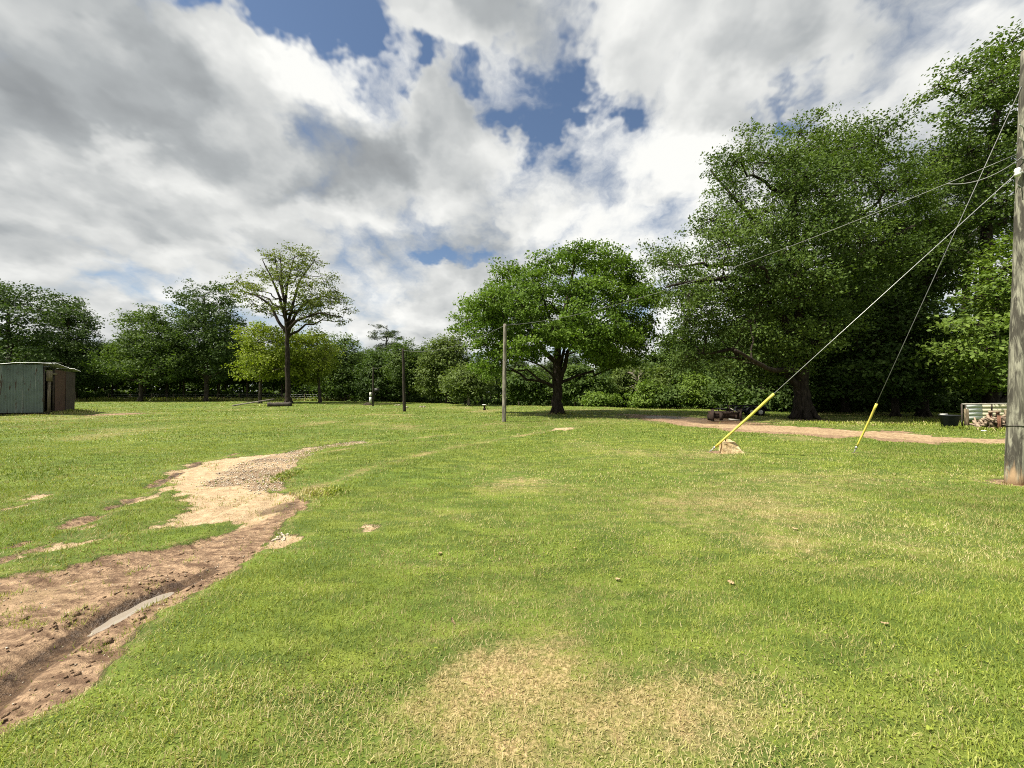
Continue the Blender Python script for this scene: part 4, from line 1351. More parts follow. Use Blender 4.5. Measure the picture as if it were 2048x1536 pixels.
# --- rows standing behind: a few kinds, each copied as trees of their own
protos = []
for (seed, hgt_, wid, z_lo, lm, bm) in ((101, 14, 4.2, 4.5, 'dark_leaf', 'grey_bark'), (102, 12, 3.6, 3.8, 'wood_leaf', 'grey_bark'), (103, 16, 4.6, 5.0, 'dark_leaf', 'oak_bark')):
    poly = [(-wid * .7, z_lo), (-wid, z_lo + hgt_ * .25), (-wid * .8, hgt_ * .8), (-wid * .3, hgt_), (wid * .35, hgt_ * .97), (wid * .85, hgt_ * .75), (wid, z_lo + hgt_ * .2), (wid * .6, z_lo)]
    protos.append((tree_meshes(seed, poly, [(0, 0, -.6, .26), (0, 0, 1.5, .22), (.2, .1, hgt_ * .5, .16), (.1, 0, hgt_ * .93, .05)], bark_m=bm, leaf_m=lm, n_lobes=52, **far), hgt_))
pine_proto = tree_meshes(104, [(-2.2, 5), (-2.4, 8), (-1.4, 12), (0, 15), (1.4, 12), (2.4, 8), (2.2, 5)], [(0, 0, -.6, .2), (0, 0, 4, .17), (0, 0, 14.5, .04)],
                         bark_m='grey_bark', leaf_m='pine_needle', n_lobes=30, lobe_r=1.1, clumps=7, per_clump=22, leaf=0.55, clump_r=0.5, aspect=.24, flat=.35, twigs=False, n_main=10)
BACK = 'trees crowded in the woods behind the edge'
r_ = np.random.default_rng(77)
back = []
for x in np.arange(-128, -14, 5.2):
    for y in (73, 80, 88):
        back.append((x + r_.uniform(-2, 2) - 0.1 * (y - 73), y + r_.uniform(-2, 2)))
for x in np.arange(-16, 44, 4.2):
    for y in (58, 66, 75):
        back.append((x + r_.uniform(-1.6, 1.6), y + r_.uniform(-2, 2)))
for x in np.arange(22, 66, 4.5):
    for y in (36, 42, 49):
        back.append((x + r_.uniform(-1.5, 1.5) + 0.3 * (y - 36), y + r_.uniform(-1.5, 1.5)))
for (x, y) in back:
    mid_zone = -16 < x < 24 and y > 50
    if mid_zone and r_.random() < 0.45:
        me, hh_ = pine_proto, 15
        lab, nm, cat = 'slim straight pine crowded in the woods behind the maple', 'pine_tree', 'pine'
    else:
        pk = int(r_.integers(0, 3))
        me, hh_ = protos[pk]
        look = ('broad dark leafy', 'slender mid green', 'tall dark crowned')[pk]
        where = 'behind the tin shed and the wire fence' if x < -14 else ('behind the maple' if mid_zone else 'behind the big oak')
        lab, nm, cat = look + ' tree crowded in the woods ' + where, 'woodland_tree', 'tree'
    zt = gz(x, y)
    sc = r_.uniform(0.8, 1.05)
    lim = 12.0 if x < -14 else (8.0 if mid_zone else 9.5)      # crowns stay under the skyline the front row makes
    if mid_zone and x < -4:
        lim = 7.2
    if -40 < x < -15:
        lim = 10.0
    sc = min(sc, (lim - zt) / hh_ * r_.uniform(0.85, 1.0))
    plant(nm, me, (x, y, zt), lab, cat, BACK, r_.uniform(0, 6.28), sc)

# undergrowth that closes the woods between the stems
a = Acc()
for (x0, y0, x1, y1, n_, hh_, w_) in ((-120, 72, -22, 77, 14000, 1.6, 6), (-120, 92, -20, 96, 18000, 8, 5), (-24, 60, 40, 60, 6000, 1.6, 6), (-30, 84, 60, 84, 14000, 7, 6), (20, 30, 48, 27, 9000, 1.7, 3.5), (18, 40, 50, 38, 9000, 4.5, 4),
                                      (24, 52, 75, 46, 12000, 9, 4)):
    t_ = r_.random(n_)
    x = x0 + (x1 - x0) * t_ + r_.normal(0, 1, n_)
    y = y0 + (y1 - y0) * t_ + r_.uniform(0, w_, n_)
    hz = hh_ * (0.35 + 1.1 * fbm(x * 0.35, y * 0.35, 91))
    z = height(x, y) + hz * r_.random(n_) ** 0.8
    P_ = np.stack([x, y, z], 1)
    leaves(a, P_, np.array([0, -0.2, 0.5]) + r_.normal(size=(n_, 3)) * 0.6, 0.0085 * y.mean() + 0.12, r_, 0.65, 0.2 + 0.6 * fbm(x * 0.8, z * 0.8, 95) * r_.random(n_) * 1.4)
tag(a.build('undergrowth', 'wood_leaf'), 'low leafy undergrowth between the stems of the woods', 'undergrowth', None, 'stuff')


# ------------------------------------------------------------------ utility poles and wires
def utility_pole(base_px, top_z, r0, r1, mat, label, lean=(0, 0), n=20):
    b_ = gp(*base_px)
    z0 = gz(*b_)
    o = empty('utility_pole', (b_[0], b_[1], z0), label, 'pole', 'utility poles')
    zz_ = np.linspace(-0.15, top_z, 30)
    a_ = Acc()
    t_ = (zz_ + 0.15) / (top_z + 0.15)
    pts = np.stack([lean[0] * t_, lean[1] * t_, zz_], 1)
    rr = r0 + (r1 - r0) * t_
    tube(a_, pts, rr * (1 + 0.02 * np.sin(zz_ * 3.1)), n)
    a_.build('shaft', mat, o, True)
    return o, b_, z0


def wire_obj(name, pts, rad, mat, label, cat, group=None, n=5):
    a_ = Acc()
    tube(a_, pts, rad, n)
    return tag(a_.build(name, mat, None, True), label, cat, group)


def sagged(p, q, sag, n=40):
    t_ = np.linspace(0, 1, n)[:, None]
    P_ = np.asarray(p) * (1 - t_) + np.asarray(q) * t_
    P_[:, 2] -= (4 * sag * t_ * (1 - t_))[:, 0]
    return P_


poleA, bA, zA = utility_pole((2029, 967), 7.65, 0.122, 0.086, 'weathered_pole', 'thick weathered grey wooden utility pole with guy wires', (0.44, 0.0), 28)


def onA(z, side=(0, 0)):
    t_ = (z + 0.15) / 7.8
    return np.array([bA[0] + 0.44 * t_ + side[0], bA[1] + side[1], zA + z])


for zz_ in (6.22, 5.98, 5.15):
    a_ = Acc()
    p = np.array([0.44 * (zz_ + 0.15) / 7.8, 0, zz_])
    tube(a_, [p, p + (-0.24, -0.10, 0.02)], 0.008, 5)
    a_.build('step_bolt', 'steel_wire', poleA)
a_ = Acc()
p = np.array([0.314, 0, 5.42])
tube(a_, [p + (-0.10, -0.05, 0), p + (-0.22, -0.06, 0.0)], [0.02, 0.02], 6)
tube(a_, [p + (-0.20, -0.06, -0.07), p + (-0.20, -0.06, -0.03), p + (-0.20, -0.06, 0.0), p + (-0.20, -0.06, 0.03), p + (-0.20, -0.06, 0.07)], [0.03, 0.045, 0.03, 0.045, 0.03], 10)
a_.build('insulator', 'porcelain', poleA, True)
a_ = Acc()
an = np.linspace(0, 2 * np.pi, 25)
tube(a_, np.stack([0.064 + 0.124 * np.cos(an), 0.124 * np.sin(an), 0.98 + 0.01 * np.sin(an * 2)], 1), 0.006, 5, False)
a_.build('wire_band', 'black_paint', poleA)

poleB, bB, zB = utility_pole((1008, 844), 5.15, 0.112, 0.085, 'grey_pole', 'slim pale wooden pole in front of the maple', (0.05, 0))
poleC, bC, zC = utility_pole((809, 823.5), 4.98, 0.125, 0.095, 'dark_pole', 'dark creosoted pole standing alone in the field', (-0.14, 0))
poleD, bD, zD = utility_pole((746, 812.5), 4.25, 0.09, 0.07, 'dark_pole', 'short far pole carrying white meter boxes', (0.0, 0))
for (dz_, sx, sz) in ((1.10, 0.17, 0.42), (0.50, 0.22, 0.60)):
    a_ = Acc()
    box(a_, (-0.25, -0.06, dz_ + 0.2), (sx, 0.2, sz))
    a_.build('meter_box', 'wheel_white', poleD)
a_ = Acc()
box(a_, (0.40, 0.0, 1.75), (0.50, 0.25, 0.36))
tube(a_, [(0.05, 0, 0.9), (0.4, 0, 1.6)], 0.04, 5)
a_.build('light_housing', 'black_paint', poleD)


def guy(base_px, attach, glen, label, grp, gr_=0.034):
    b_ = gp(*base_px)
    z0 = gz(*b_)
    o = empty('guy_wire', (b_[0], b_[1], z0), label, 'guy wire', grp)
    A_ = np.array([0, 0, 0.0])
    B_ = attach - np.array([b_[0], b_[1], z0])
    d_ = (B_ - A_) / np.linalg.norm(B_ - A_)
    a_ = Acc()
    tube(a_, [A_ + d_ * 0.12, A_ + d_ * 3, B_], 0.0062, 6)
    a_.build('wire', 'steel_wire' if gr_ > 0.03 else 'cable_grey', o, True)
    a_ = Acc()
    tube(a_, [A_ - d_ * 0.1, A_ + d_ * 0.16], 0.014, 6)
    tube(a_, [A_ + d_ * 0.11, A_ + d_ * 0.15, A_ + d_ * 0.19], [0.02, 0.034, 0.02], 8)
    a_.build('anchor_rod', 'steel_wire', o)
    a_ = Acc()
    s_ = np.linspace(0.17, glen, 12)
    off_ = np.cumsum(np.random.default_rng(3).normal(0, 0.002, (12, 3)), 0)
    tube(a_, A_ + d_ * s_[:, None] + off_, np.linspace(gr_ * 0.75, gr_, 12), 12)
    a_.build('guard', 'guard_yellow', o, True)
    return o, b_, d_


guy((1421, 902), onA(5.42, (-0.2, -0.06)), 2.12, 'guy wire with long bright yellow guard slanting over the tan block', 'guy wires of the utility pole')
guy((1708, 906), onA(7.0, (-0.1, 0.0)), 1.42, 'guy wire with short pale yellow guard near the dirt road', 'guy wires of the utility pole', 0.026)

pA = onA(5.78, (-0.14, 0))
pB = np.array([bB[0] + 0.05, bB[1], zB + 5.08])
pC = np.array([bC[0] - 0.14, bC[1], zC + 4.85])
pD = np.array([bD[0], bD[1], zD + 4.15])
main = sagged(pA, pB, 0.62, 60)
tw = np.linspace(0, 60 * np.pi, 60)
wire_obj('service_cable', main, 0.0075, 'cable_grey', 'grey overhead cable from the weathered pole across to the slim pale pole', 'cable', 'overhead cables')
wire_obj('service_cable', sagged(pB, pC, 0.55), 0.011, 'cable_grey', 'overhead cable sagging between the slim pale pole and the dark pole', 'cable', 'overhead cables')
wire_obj('service_cable', sagged(pC, pD, 0.45), 0.011, 'cable_grey', 'overhead cable from the dark pole to the short far pole', 'cable', 'overhead cables')
wire_obj('service_cable', sagged(onA(5.66, (-0.13, -0.05)), onA(5.95, (9.0, 1.0)), 0.28), 0.010, 'cable_grey', 'cable running from the weathered pole away from the field', 'cable', 'overhead cables')
wire_obj('drip_loop', sagged(main[3], onA(5.70, (-0.13, -0.08)), 0.16, 16), 0.009, 'cable_grey', 'slack cable loop hanging beside the weathered pole', 'cable')


# ------------------------------------------------------------------ tin shed
def corrugated(width, hgt_, pitch=0.125, amp=0.020, droop=None, rows=3):
    n_ = int(width / pitch * 6)
    x = np.linspace(0, width, n_ + 1)
    yv = amp * np.sin(x / pitch * 2 * np.pi)
    zs = np.linspace(0, 1, rows)
    V = []
    for t_ in zs:
        hz = np.interp(x, [0, width], (hgt_, hgt_) if np.isscalar(hgt_) else hgt_)
        V.append(np.stack([x, yv, hz * t_], 1))
    V = np.concatenate(V)
    k_ = n_ + 1
    Q = [(r0_ * k_ + i, r0_ * k_ + i + 1, (r0_ + 1) * k_ + i + 1, (r0_ + 1) * k_ + i) for r0_ in range(rows - 1) for i in range(n_)]
    # thin real sheet: a second skin 1.5 mm behind
    B = V + np.array([0, 0.0015, 0])
    return np.concatenate([V, B]), np.concatenate([np.array(Q), np.array(Q)[:, ::-1] + len(V)])


cor = gp(88, 829)
D0 = 26.0
corner = np.array([(88 - 1024) / F * D0, D0])
ux = np.array([-0.875, -0.485])           # along the galvanised wall, away from the corner
uy = np.array([-0.485, 0.875])            # along the doorway wall
shed_z = gz(*corner)
shed = empty('tin_shed', (corner[0], corner[1], shed_z), 'leaning tin shed of grey galvanised and brown sheets with open doorway', 'shed')


def S(a_, b_, z):
    p = ux * a_ + uy * b_
    return np.array([p[0], p[1], z])


def wall_sheet(name, a0, b0, along, width, z0, hgt_, mat, tilt=0.0):
    V, Q = corrugated(width, hgt_)
    n2 = np.array([along[1], -along[0]])
    out = np.zeros_like(V)
    org = ux * a0 + uy * b0
    out[:, :2] = org + V[:, :1] * along + V[:, 1:2] * n2 + tilt * (V[:, 2:3]) * along
    out[:, 2] = V[:, 2] + z0
    a_ = Acc().add(out, Q)
    return a_.build(name, mat, shed, True)


SH = 3.22
for i, (a0, w_) in enumerate(((0.0, 0.98), (0.94, 0.98), (1.88, 0.98), (2.82, 0.98))):
    wall_sheet('wall_sheet', a0, -0.02 - 0.02 * (i % 2), ux, w_, 0.14 + 0.01 * i, (SH - 0.05 * i, SH - 0.05 * (i + 1)), 'galvanised', 0.02)
wall_sheet('wall_sheet', -0.02, 1.30, uy, 1.42, 0.10, (3.0, 2.93), 'brown_sheet', -0.01)
wall_sheet('wall_sheet', -0.05, 2.66, uy, 1.34, 0.12, (2.93, 2.86), 'umber_sheet', 0.0)
wall_sheet('wall_sheet', 0.0, 4.0, ux, 3.8, 0.1, (2.9, 2.7), 'umber_sheet', 0.0)
wall_sheet('wall_sheet', 3.8, 0.0, uy, 4.0, 0.1, (3.0, 2.8), 'galvanised', 0.0)
for (a0, b0, h_) in ((0.06, 0.10, 3.2), (0.06, 1.28, 3.1), (0.06, 3.94, 2.9), (3.72, 0.1, 3.1), (3.72, 3.94, 2.8)):
    a_ = Acc()
    tube(a_, [S(a0, b0, -0.1), S(a0, b0, h_)], 0.06, 6)
    a_.build('post', 'shed_frame', shed)
rotd = Matrix.Rotation(math.atan2(uy[1], uy[0]), 4, 'Z')
a_ = Acc()
box(a_, S(-0.04, 0.52, 1.10), (0.36, 0.04, 2.35), rotd)
a_.build('door_board', 'old_board', shed)
a_ = Acc()
box(a_, S(-0.07, 0.45, 2.62), (0.66, 0.04, 0.74), rotd)
a_.build('door_board', 'old_board', shed)
a_ = Acc()
box(a_, S(-0.03, 0.95, 2.78), (0.9, 0.05, 0.14), rotd)
a_.build('cross_rail', 'old_board', shed)
a_ = Acc()
box(a_, S(1.9, 2.0, 0.06), (3.7, 3.8, 0.1), rotd)
a_.build('floor_boards', 'shed_frame', shed)
for i in range(5):          # roof sheets, slightly buckled
    V, Q = corrugated(0.92, 4.5, rows=7)
    b0 = -0.25 + i * 0.86
    P_ = np.zeros_like(V)
    a_len = V[:, 2] - 0.3
    bb = b0 + V[:, 0]
    P_[:, :2] = ux * a_len[:, None] + uy * bb[:, None]
    sag = 0.06 * np.sin(a_len * 1.9 + i * 1.3) + 0.05 * np.sin(bb * 2.3)
    P_[:, 2] = 3.46 - 0.055 * a_len - 0.085 * bb + V[:, 1] + sag + 0.006 * i
    Acc().add(P_, Q).build('roof_sheet', 'roof_sheet', shed, True)
a_ = Acc()
tube(a_, [S(-0.3, 0.1, 3.52), S(0.4, 1.8, 3.50), S(0.9, 4.6, 3.78)], [0.03, 0.028, 0.02], 5)
tag(a_.build('fallen_branch', 'bark_log'), 'thin dark branch lying across the tin shed roof', 'branch')
bpy.data.objects['fallen_branch'].location = (corner[0], corner[1], shed_z)

# ------------------------------------------------------------------ log and board under the half-bare tree
c = gp(553, 812.5)
a_ = Acc()
r_ = np.random.default_rng(3)
pts = np.linspace([-1.0, 0, 0.26], [1.35, 0.4, 0.22], 12) + r_.normal(0, 0.02, (12, 3))
tube(a_, pts, 0.26 + r_.normal(0, 0.015, 12), 12)
o = a_.build('felled_log', 'bark_log', None, True)
o.location = (c[0], c[1], gz(*c) - 0.02)
tag(o, 'short dark felled log lying beside the thinly leafed tree', 'log')
p0, p1 = gp(466, 812.5), gp(548, 810)
a_ = Acc()
d_ = np.array([p1[0] - p0[0], p1[1] - p0[1], 0.62])
ln = np.linalg.norm(d_)
rot = Vector(d_).to_track_quat('X', 'Z').to_matrix().to_4x4()
box(a_, (0, 0, 0), (ln, 0.45, 0.10), rot)
o = a_.build('long_board', 'grey_pole')
o.location = ((p0[0] + p1[0]) / 2, (p0[1] + p1[1]) / 2, gz(*p0) + 0.38)
tag(o, 'long grey board propped with one end on the felled log', 'board')

# wire fence in front of the far woods
f0, f1 = np.array([-70.0, 67.0]), np.array([-24.0, 66.0])
fence = empty('wire_fence', (f0[0], f0[1], 0), 'thin wire fence with slender posts before the far woods', 'fence')
for i in range(13):
    p = f0 + (f1 - f0) * i / 12
    a_ = Acc()
    z_ = gz(*p)
    tube(a_, [(p[0] - f0[0], p[1] - f0[1], z_ - .2), (p[0] - f0[0] + r_.normal(0, .04), p[1] - f0[1], z_ + 1.25)], 0.06, 5)
    a_.build('post', 'fence_wood', fence)
for h_ in (0.45, 0.8, 1.12):
    a_ = Acc()
    tube(a_, [(*((f1 - f0) * t_), gz(*(f0 + (f1 - f0) * t_)) + h_) for t_ in np.linspace(0, 1, 25)], 0.012, 4)
    a_.build('wire', 'steel_wire', fence)

# ------------------------------------------------------------------ tan block at the guy anchor
a_ = Acc()
c = gp(1457, 904)
r_ = np.random.default_rng(9)
N_ = 14
base_pts = [(-0.20, -0.16, -0.05), (0.36, -0.24, -0.05), (0.40, 0.12, -0.05), (-0.16, 0.18, -0.05)]
top_pts = [(-0.21, -0.10, 0.25), (0.10, -0.12, 0.27), (0.13, 0.14, 0.30), (-0.15, 0.16, 0.28)]
uvg = np.linspace(0, 1, N_)


def face(a, b, c_, d_):
    a, b, c_, d_ = map(np.array, (a, b, c_, d_))
    U, W = np.meshgrid(uvg, uvg)
    P_ = (a[None, None] * ((1 - U) * (1 - W))[..., None] + b * (U * (1 - W))[..., None] + c_ * (U * W)[..., None] + d_ * ((1 - U) * W)[..., None]).reshape(-1, 3)
    return P_, [(j * N_ + i, j * N_ + i + 1, (j + 1) * N_ + i + 1, (j + 1) * N_ + i) for j in range(N_ - 1) for i in range(N_ - 1)]


for (i0, i1) in ((0, 1), (1, 2), (2, 3), (3, 0)):
    P_, Q = face(base_pts[i0], base_pts[i1], top_pts[i1], top_pts[i0])
    P_ += ((fbm(P_[:, 0] * 7 + P_[:, 2] * 5, P_[:, 1] * 7 + P_[:, 2] * 3, 5) - 0.5)[:, None]) * np.array([0.09, 0.09, 0.07])
    a_.add(P_, Q)
P_, Q = face(*top_pts)
P_ += ((fbm(P_[:, 0] * 7 + P_[:, 2] * 5, P_[:, 1] * 7 + P_[:, 2] * 3, 5) - 0.5)[:, None]) * np.array([0.09, 0.09, 0.07])
a_.add(P_, Q)
blk = empty('clay_block', (c[0], c[1], gz(*c)), 'broken tan earth block with a rod stub beside the yellow guy anchor', 'block')
a_.build('body', 'chunk', blk)
a_ = Acc()
tube(a_, [(-0.06, 0.02, 0.2), (-0.07, 0.03, 0.42)], 0.012, 6)
a_.build('rod_stub', 'rusty_iron', blk)

# ------------------------------------------------------------------ old box scraper and trailer by the road
c = gp(1450, 840.5)
bl = empty('box_scraper', (c[0], c[1], gz(*c)), 'rusty old box scraper blade lying at the edge of the dirt road', 'implement', None, 0.05)
prof = [(-0.28, 0.0), (0.30, 0.0), (0.34, 0.30), (0.10, 0.42), (-0.05, 0.62), (-0.26, 0.66)]
for sx in (-0.80, 0.78):
    a_ = Acc()
    k_ = len(prof)
    V = [(sx - 0.03, p[0], p[1]) for p in prof] + [(sx + 0.03, p[0], p[1]) for p in prof]
    T = [(0, i + 1, i) for i in range(1, k_ - 1)] + [(k_, k_ + i, k_ + i + 1) for i in range(1, k_ - 1)]
    Q = [(i, (i + 1) % k_, k_ + (i + 1) % k_, k_ + i) for i in range(k_)]
    a_.add(V, Q, T)
    a_.build('side_plate', 'rusty_iron', bl)
a_ = Acc()
th = np.linspace(-0.5, 0.9, 9)
V = [(x, 0.28 - 0.32 * math.cos(t_) + 0.3 + dd, 0.24 + 0.34 * math.sin(t_)) for x in (-0.77, 0.75) for dd in (0, 0.02) for t_ in th]
Q = [(i, i + 1, 18 + i + 1, 18 + i) for i in range(8)] + [(9 + i, 27 + i, 27 + i + 1, 9 + i + 1) for i in range(8)]
a_.add(V, Q)
a_.build('mouldboard', 'rusty_iron', bl, True)
a_ = Acc()
box(a_, (0, -0.05, 0.40), (1.56, 0.14, 0.14))
a_.build('cross_beam', 'rusty_iron', bl)
a_ = Acc()
box(a_, (-0.35, -0.22, 0.22), (0.14, 0.10, 0.40))
a_.build('shank', 'rusty_iron', bl)
a_ = Acc()
tube(a_, [(0.22, -0.05, 0.4), (0.22, -0.05, 0.86)], 0.022, 6)
a_.build('mast', 'rusty_iron', bl)
a_ = Acc()
tube(a_, [(0.24, -0.12, 0.68), (0.52, -0.30, 0.47)], 0.03, 6)
a_.build('top_link', 'pipe_grey', bl)
a_ = Acc()
tube(a_, [(-0.1, -0.50, 0.10), (0.42, -0.62, 0.05)], 0.045, 7)
a_.build('draw_bar', 'pipe_grey', bl)

c = gp(1488, 829)
tr = empty('utility_trailer', (c[0], c[1], gz(*c)), 'small black open utility trailer with white wheels on the grass', 'trailer', None, -0.10)


def tbox(name, cc, size, mat='black_paint'):
    return box(Acc(), cc, size).build(name, mat, tr)


tbox('bed_frame', (0.0, 0, 0.34), (2.5, 1.45, 0.10))
for sy in (-0.70, 0.70):
    tbox('top_rail', (0.0, sy, 0.66), (2.5, 0.05, 0.05))
    for x in (-1.22, -0.78, -0.34, 0.10, 0.66, 1.22):
        tbox('stake', (x, sy, 0.515), (0.045, 0.045, 0.25))
tbox('front_rail', (1.22, 0, 0.66), (0.05, 1.35, 0.05))
tbox('toolbox', (1.02, 0, 0.50), (0.34, 1.2, 0.2))
for sy in (-0.5, 0.5):
    a_ = Acc()
    tube(a_, [(1.24, sy, 0.33), (1.95, 0.04 * np.sign(sy), 0.26)], 0.035, 6)
    a_.build('tongue_bar', 'black_paint', tr)
tbox('ramp', (-1.46, 0, 0.42), (0.42, 1.35, 0.06))
tbox('tail_leg', (-1.42, -0.62, 0.28), (0.05, 0.05, 0.36))
tbox('tail_leg', (-1.42, 0.62, 0.28), (0.05, 0.05, 0.36))
for x in (0.08, 0.64):
    for sy in (-0.86, 0.86):
        w_ = Acc()
        prof_ = [(-0.09, 0.16), (-0.09, 0.24), (-0.06, 0.27), (0.06, 0.27), (0.09, 0.24), (0.09, 0.16)]
        n_ = 24
        V = [(x + rr_ * math.cos(t_), sy + yy_, 0.25 + rr_ * math.sin(t_)) for (yy_, rr_) in prof_ for t_ in np.arange(n_) / n_ * 2 * np.pi]
        Q = [(i * n_ + j_, (i + 1) * n_ + j_, (i + 1) * n_ + (j_ + 1) % n_, i * n_ + (j_ + 1) % n_) for i in range(5) for j_ in range(n_)]
        w_.add(V, Q)
        wh = w_.build('tyre', 'tyre_rubber', tr, True)
        rim = Acc()
        tube(rim, [(x, sy - 0.075, 0.25), (x, sy - 0.05, 0.25), (x, sy + 0.05, 0.25), (x, sy + 0.075, 0.25)], [0.13, 0.165, 0.165, 0.13], 16)
        rim.build('rim', 'wheel_white', wh, False)
    for sy in (-0.86, 0.86):
        f_ = Acc()
        th = np.linspace(0.1, math.pi - 0.1, 11)
        V = [(x + rr_ * math.cos(t_), sy + yy_, 0.25 + rr_ * math.sin(t_)) for yy_ in (-0.12, 0.12) for rr_ in (0.33, 0.345) for t_ in th]
        Q = [(i, i + 1, 22 + i + 1, 22 + i) for i in range(10)] + [(11 + i, 33 + i, 33 + i + 1, 11 + i + 1) for i in range(10)]
        f_.add(V, Q).build('fender', 'black_paint', tr, True)

# ------------------------------------------------------------------ yard corner by the near wood
DP = 16.9
PX0 = lambda px, py, d=DP: at(px, py, d)
c = gp(1899, 855.5)
tub = empty('stock_tub', (c[0], c[1], gz(*c)), 'round black plastic stock tub at the edge of the wood', 'tub')
a_ = Acc()
n_ = 28
prof_ = [(0.0, 0.0), (0.20, 0.0), (0.24, 0.03), (0.31, 0.50), (0.345, 0.53), (0.345, 0.56), (0.30, 0.56), (0.29, 0.50), (0.22, 0.06), (0, 0.06)]
V = [(rr_ * math.cos(t_), rr_ * math.sin(t_), zz_) for (rr_, zz_) in prof_ for t_ in np.arange(n_) / n_ * 2 * np.pi]
Q = [(i * n_ + j_, i * n_ + (j_ + 1) % n_, (i + 1) * n_ + (j_ + 1) % n_, (i + 1) * n_ + j_) for i in range(len(prof_) - 1) for j_ in range(n_)]
a_.add(V, Q).build('body', 'black_plastic', tub, True)
a_ = Acc()
tube(a_, [(0.27, -0.2, 0.30), (0.29, -0.215, 0.30)], 0.02, 8)
a_.build('drain_plug', 'white_plastic', tub)
a_ = Acc()
box(a_, (0, 0, 0), (0.28, 0.12, 0.045), Matrix.Rotation(0.2, 4, 'Z'))
o = a_.build('plastic_scrap', 'white_plastic')
o.location = (c[0] - 0.18, c[1] + 0.05, gz(*c) + 0.585)
tag(o, 'small white plastic scrap lying on the rim of the black tub', 'scrap')

zp = gz(19.8, DP)
for (px, w_, ytop, dp, lab) in ((1932, 0.075, 818, DP, 'thick wooden fence post beside the black tub'), (2013, 0.08, 820, DP - .2, 'thick wooden fence post behind the weathered pole')):
    p = at(px, 800, dp)
    top = at(px, ytop, dp)[2] - zp
    a_ = Acc()
    tube(a_, [(0, 0, -0.2), (0.01, 0, top * 0.5), (0.0, 0, top), (0.0, 0, top + 0.015)], [w_ * 1.05, w_, w_ * 0.95, w_ * 0.6], 12)
    o = a_.build('fence_post', 'fence_wood', None, True)
    o.location = (p[0], dp, zp)
    tag(o, lab, 'post', 'wooden fence posts')
# pipe rail on its standards
p0, p1 = at(1924, 808.5, 17.6), at(2090, 806.5, 17.4)
rail = empty('pipe_rail', (p0[0], p0[1], zp), 'horizontal grey pipe rail on thin standards above the white panels', 'rail')
a_ = Acc()
tube(a_, [(0, 0, p0[2] - zp), (p1[0] - p0[0], p1[1] - p0[1], p1[2] - zp)], 0.035, 8)
a_.build('rail_pipe', 'pipe_grey', rail, True)
for px in (1926, 1986, 2080):
    p = at(px, 808, 17.55)
    a_ = Acc()
    tube(a_, [(p[0] - p0[0], 0, -0.1), (p[0] - p0[0], 0, p[2] - zp)], 0.03, 6)
    a_.build('standard', 'shed_frame', rail)
# white horizontal siding panels propped on a frame
q0, q1 = at(1934, 830, 18.4), at(2120, 830, 18.2)
pw = empty('panel_screen', (q0[0], q0[1], zp), 'low screen of white and cream metal siding panels behind the firewood', 'screen')
wd_ = q1[0] - q0[0]
half = at(1968, 830, 18.35)[0] - q0[0]
for (x0, x1, mat) in ((0.0, half, 'white_sheet'), (half + 0.01, wd_, 'cream_sheet')):
    for i in range(4):
        a_ = Acc()
        z_ = 0.27 + i * 0.185
        V = np.array([(x0, 0.0, z_), (x1, 0.0, z_), (x1, 0.012, z_ + 0.165), (x0, 0.012, z_ + 0.165), (x1, 0.03, z_ + 0.18), (x0, 0.03, z_ + 0.18)])
        V = np.concatenate([V, V + (0, 0.01, 0)])
        a_.add(V, [(0, 1, 2, 3), (3, 2, 4, 5), (9, 8, 7, 6), (11, 10, 8, 9), (0, 6, 7, 1), (5, 4, 10, 11), (0, 3, 9, 6), (3, 5, 11, 9), (1, 7, 8, 2), (2, 8, 10, 4)])
        a_.build('panel', mat, pw)
for x in (0.05, half, wd_ * 0.6, wd_ - 0.05):
    a_ = Acc()
    box(a_, (x, 0.07, 0.5), (0.06, 0.06, 1.1))
    a_.build('upright', 'shed_frame', pw)
# firewood, thrown between rusty posts
r_ = np.random.default_rng(21)
ctr = at(1982, 850, 16.6)
for i in range(58):
    t_ = r_.random()
    x = ctr[0] + r_.uniform(-0.62, 0.75)
    lvl = r_.random() ** 1.3
    tall = 0.75 * (1 - abs(x - ctr[0] - 0.15) / 0.95)
    z_ = zp + 0.05 + max(0.0, lvl * tall)
    y = 16.6 + r_.uniform(-0.25, 0.25)
    ln = r_.uniform(0.28, 0.5)
    a_ = Acc()
    ang = r_.normal(0, 0.6) + (1.57 if r_.random() < 0.5 else 0)
    d_ = np.array([math.cos(ang) * ln / 2, math.sin(ang) * ln / 2, r_.normal(0, 0.09)])
    tube(a_, [-d_, d_ * 0.1, d_], np.array([0.045, 0.05, 0.042]) * r_.uniform(0.6, 1.25), 5)
    o = a_.build('firewood_log', 'split_wood')
    o.location = (x, y, z_)
    tag(o, 'rough split firewood log in the heap between rusty posts', 'log', 'firewood heap')
for (px, ytop, dp, w_, lab) in ((1979, 822, 16.7, .045, 'rusty steel post with a narrow top in the firewood'), (1994, 823, 16.6, .05, 'taller rusty steel post amid the firewood'), (1996.5, 831, 16.2, .05, 'low rusty steel post at the front of the firewood')):
    p = at(px, 800, dp)
    top = at(px, ytop, dp)[2] - zp
    a_ = Acc()
    box(a_, (0, 0, top / 2 - 0.05), (w_ * 1.7, w_, top + 0.1))
    box(a_, (0, -w_, top / 2 - 0.05), (w_ * 0.4, w_, top + 0.1))
    o = a_.build('steel_post', 'rusty_post')
    o.location = (p[0], dp, zp)
    tag(o, lab, 'post', 'rusty posts in the firewood')
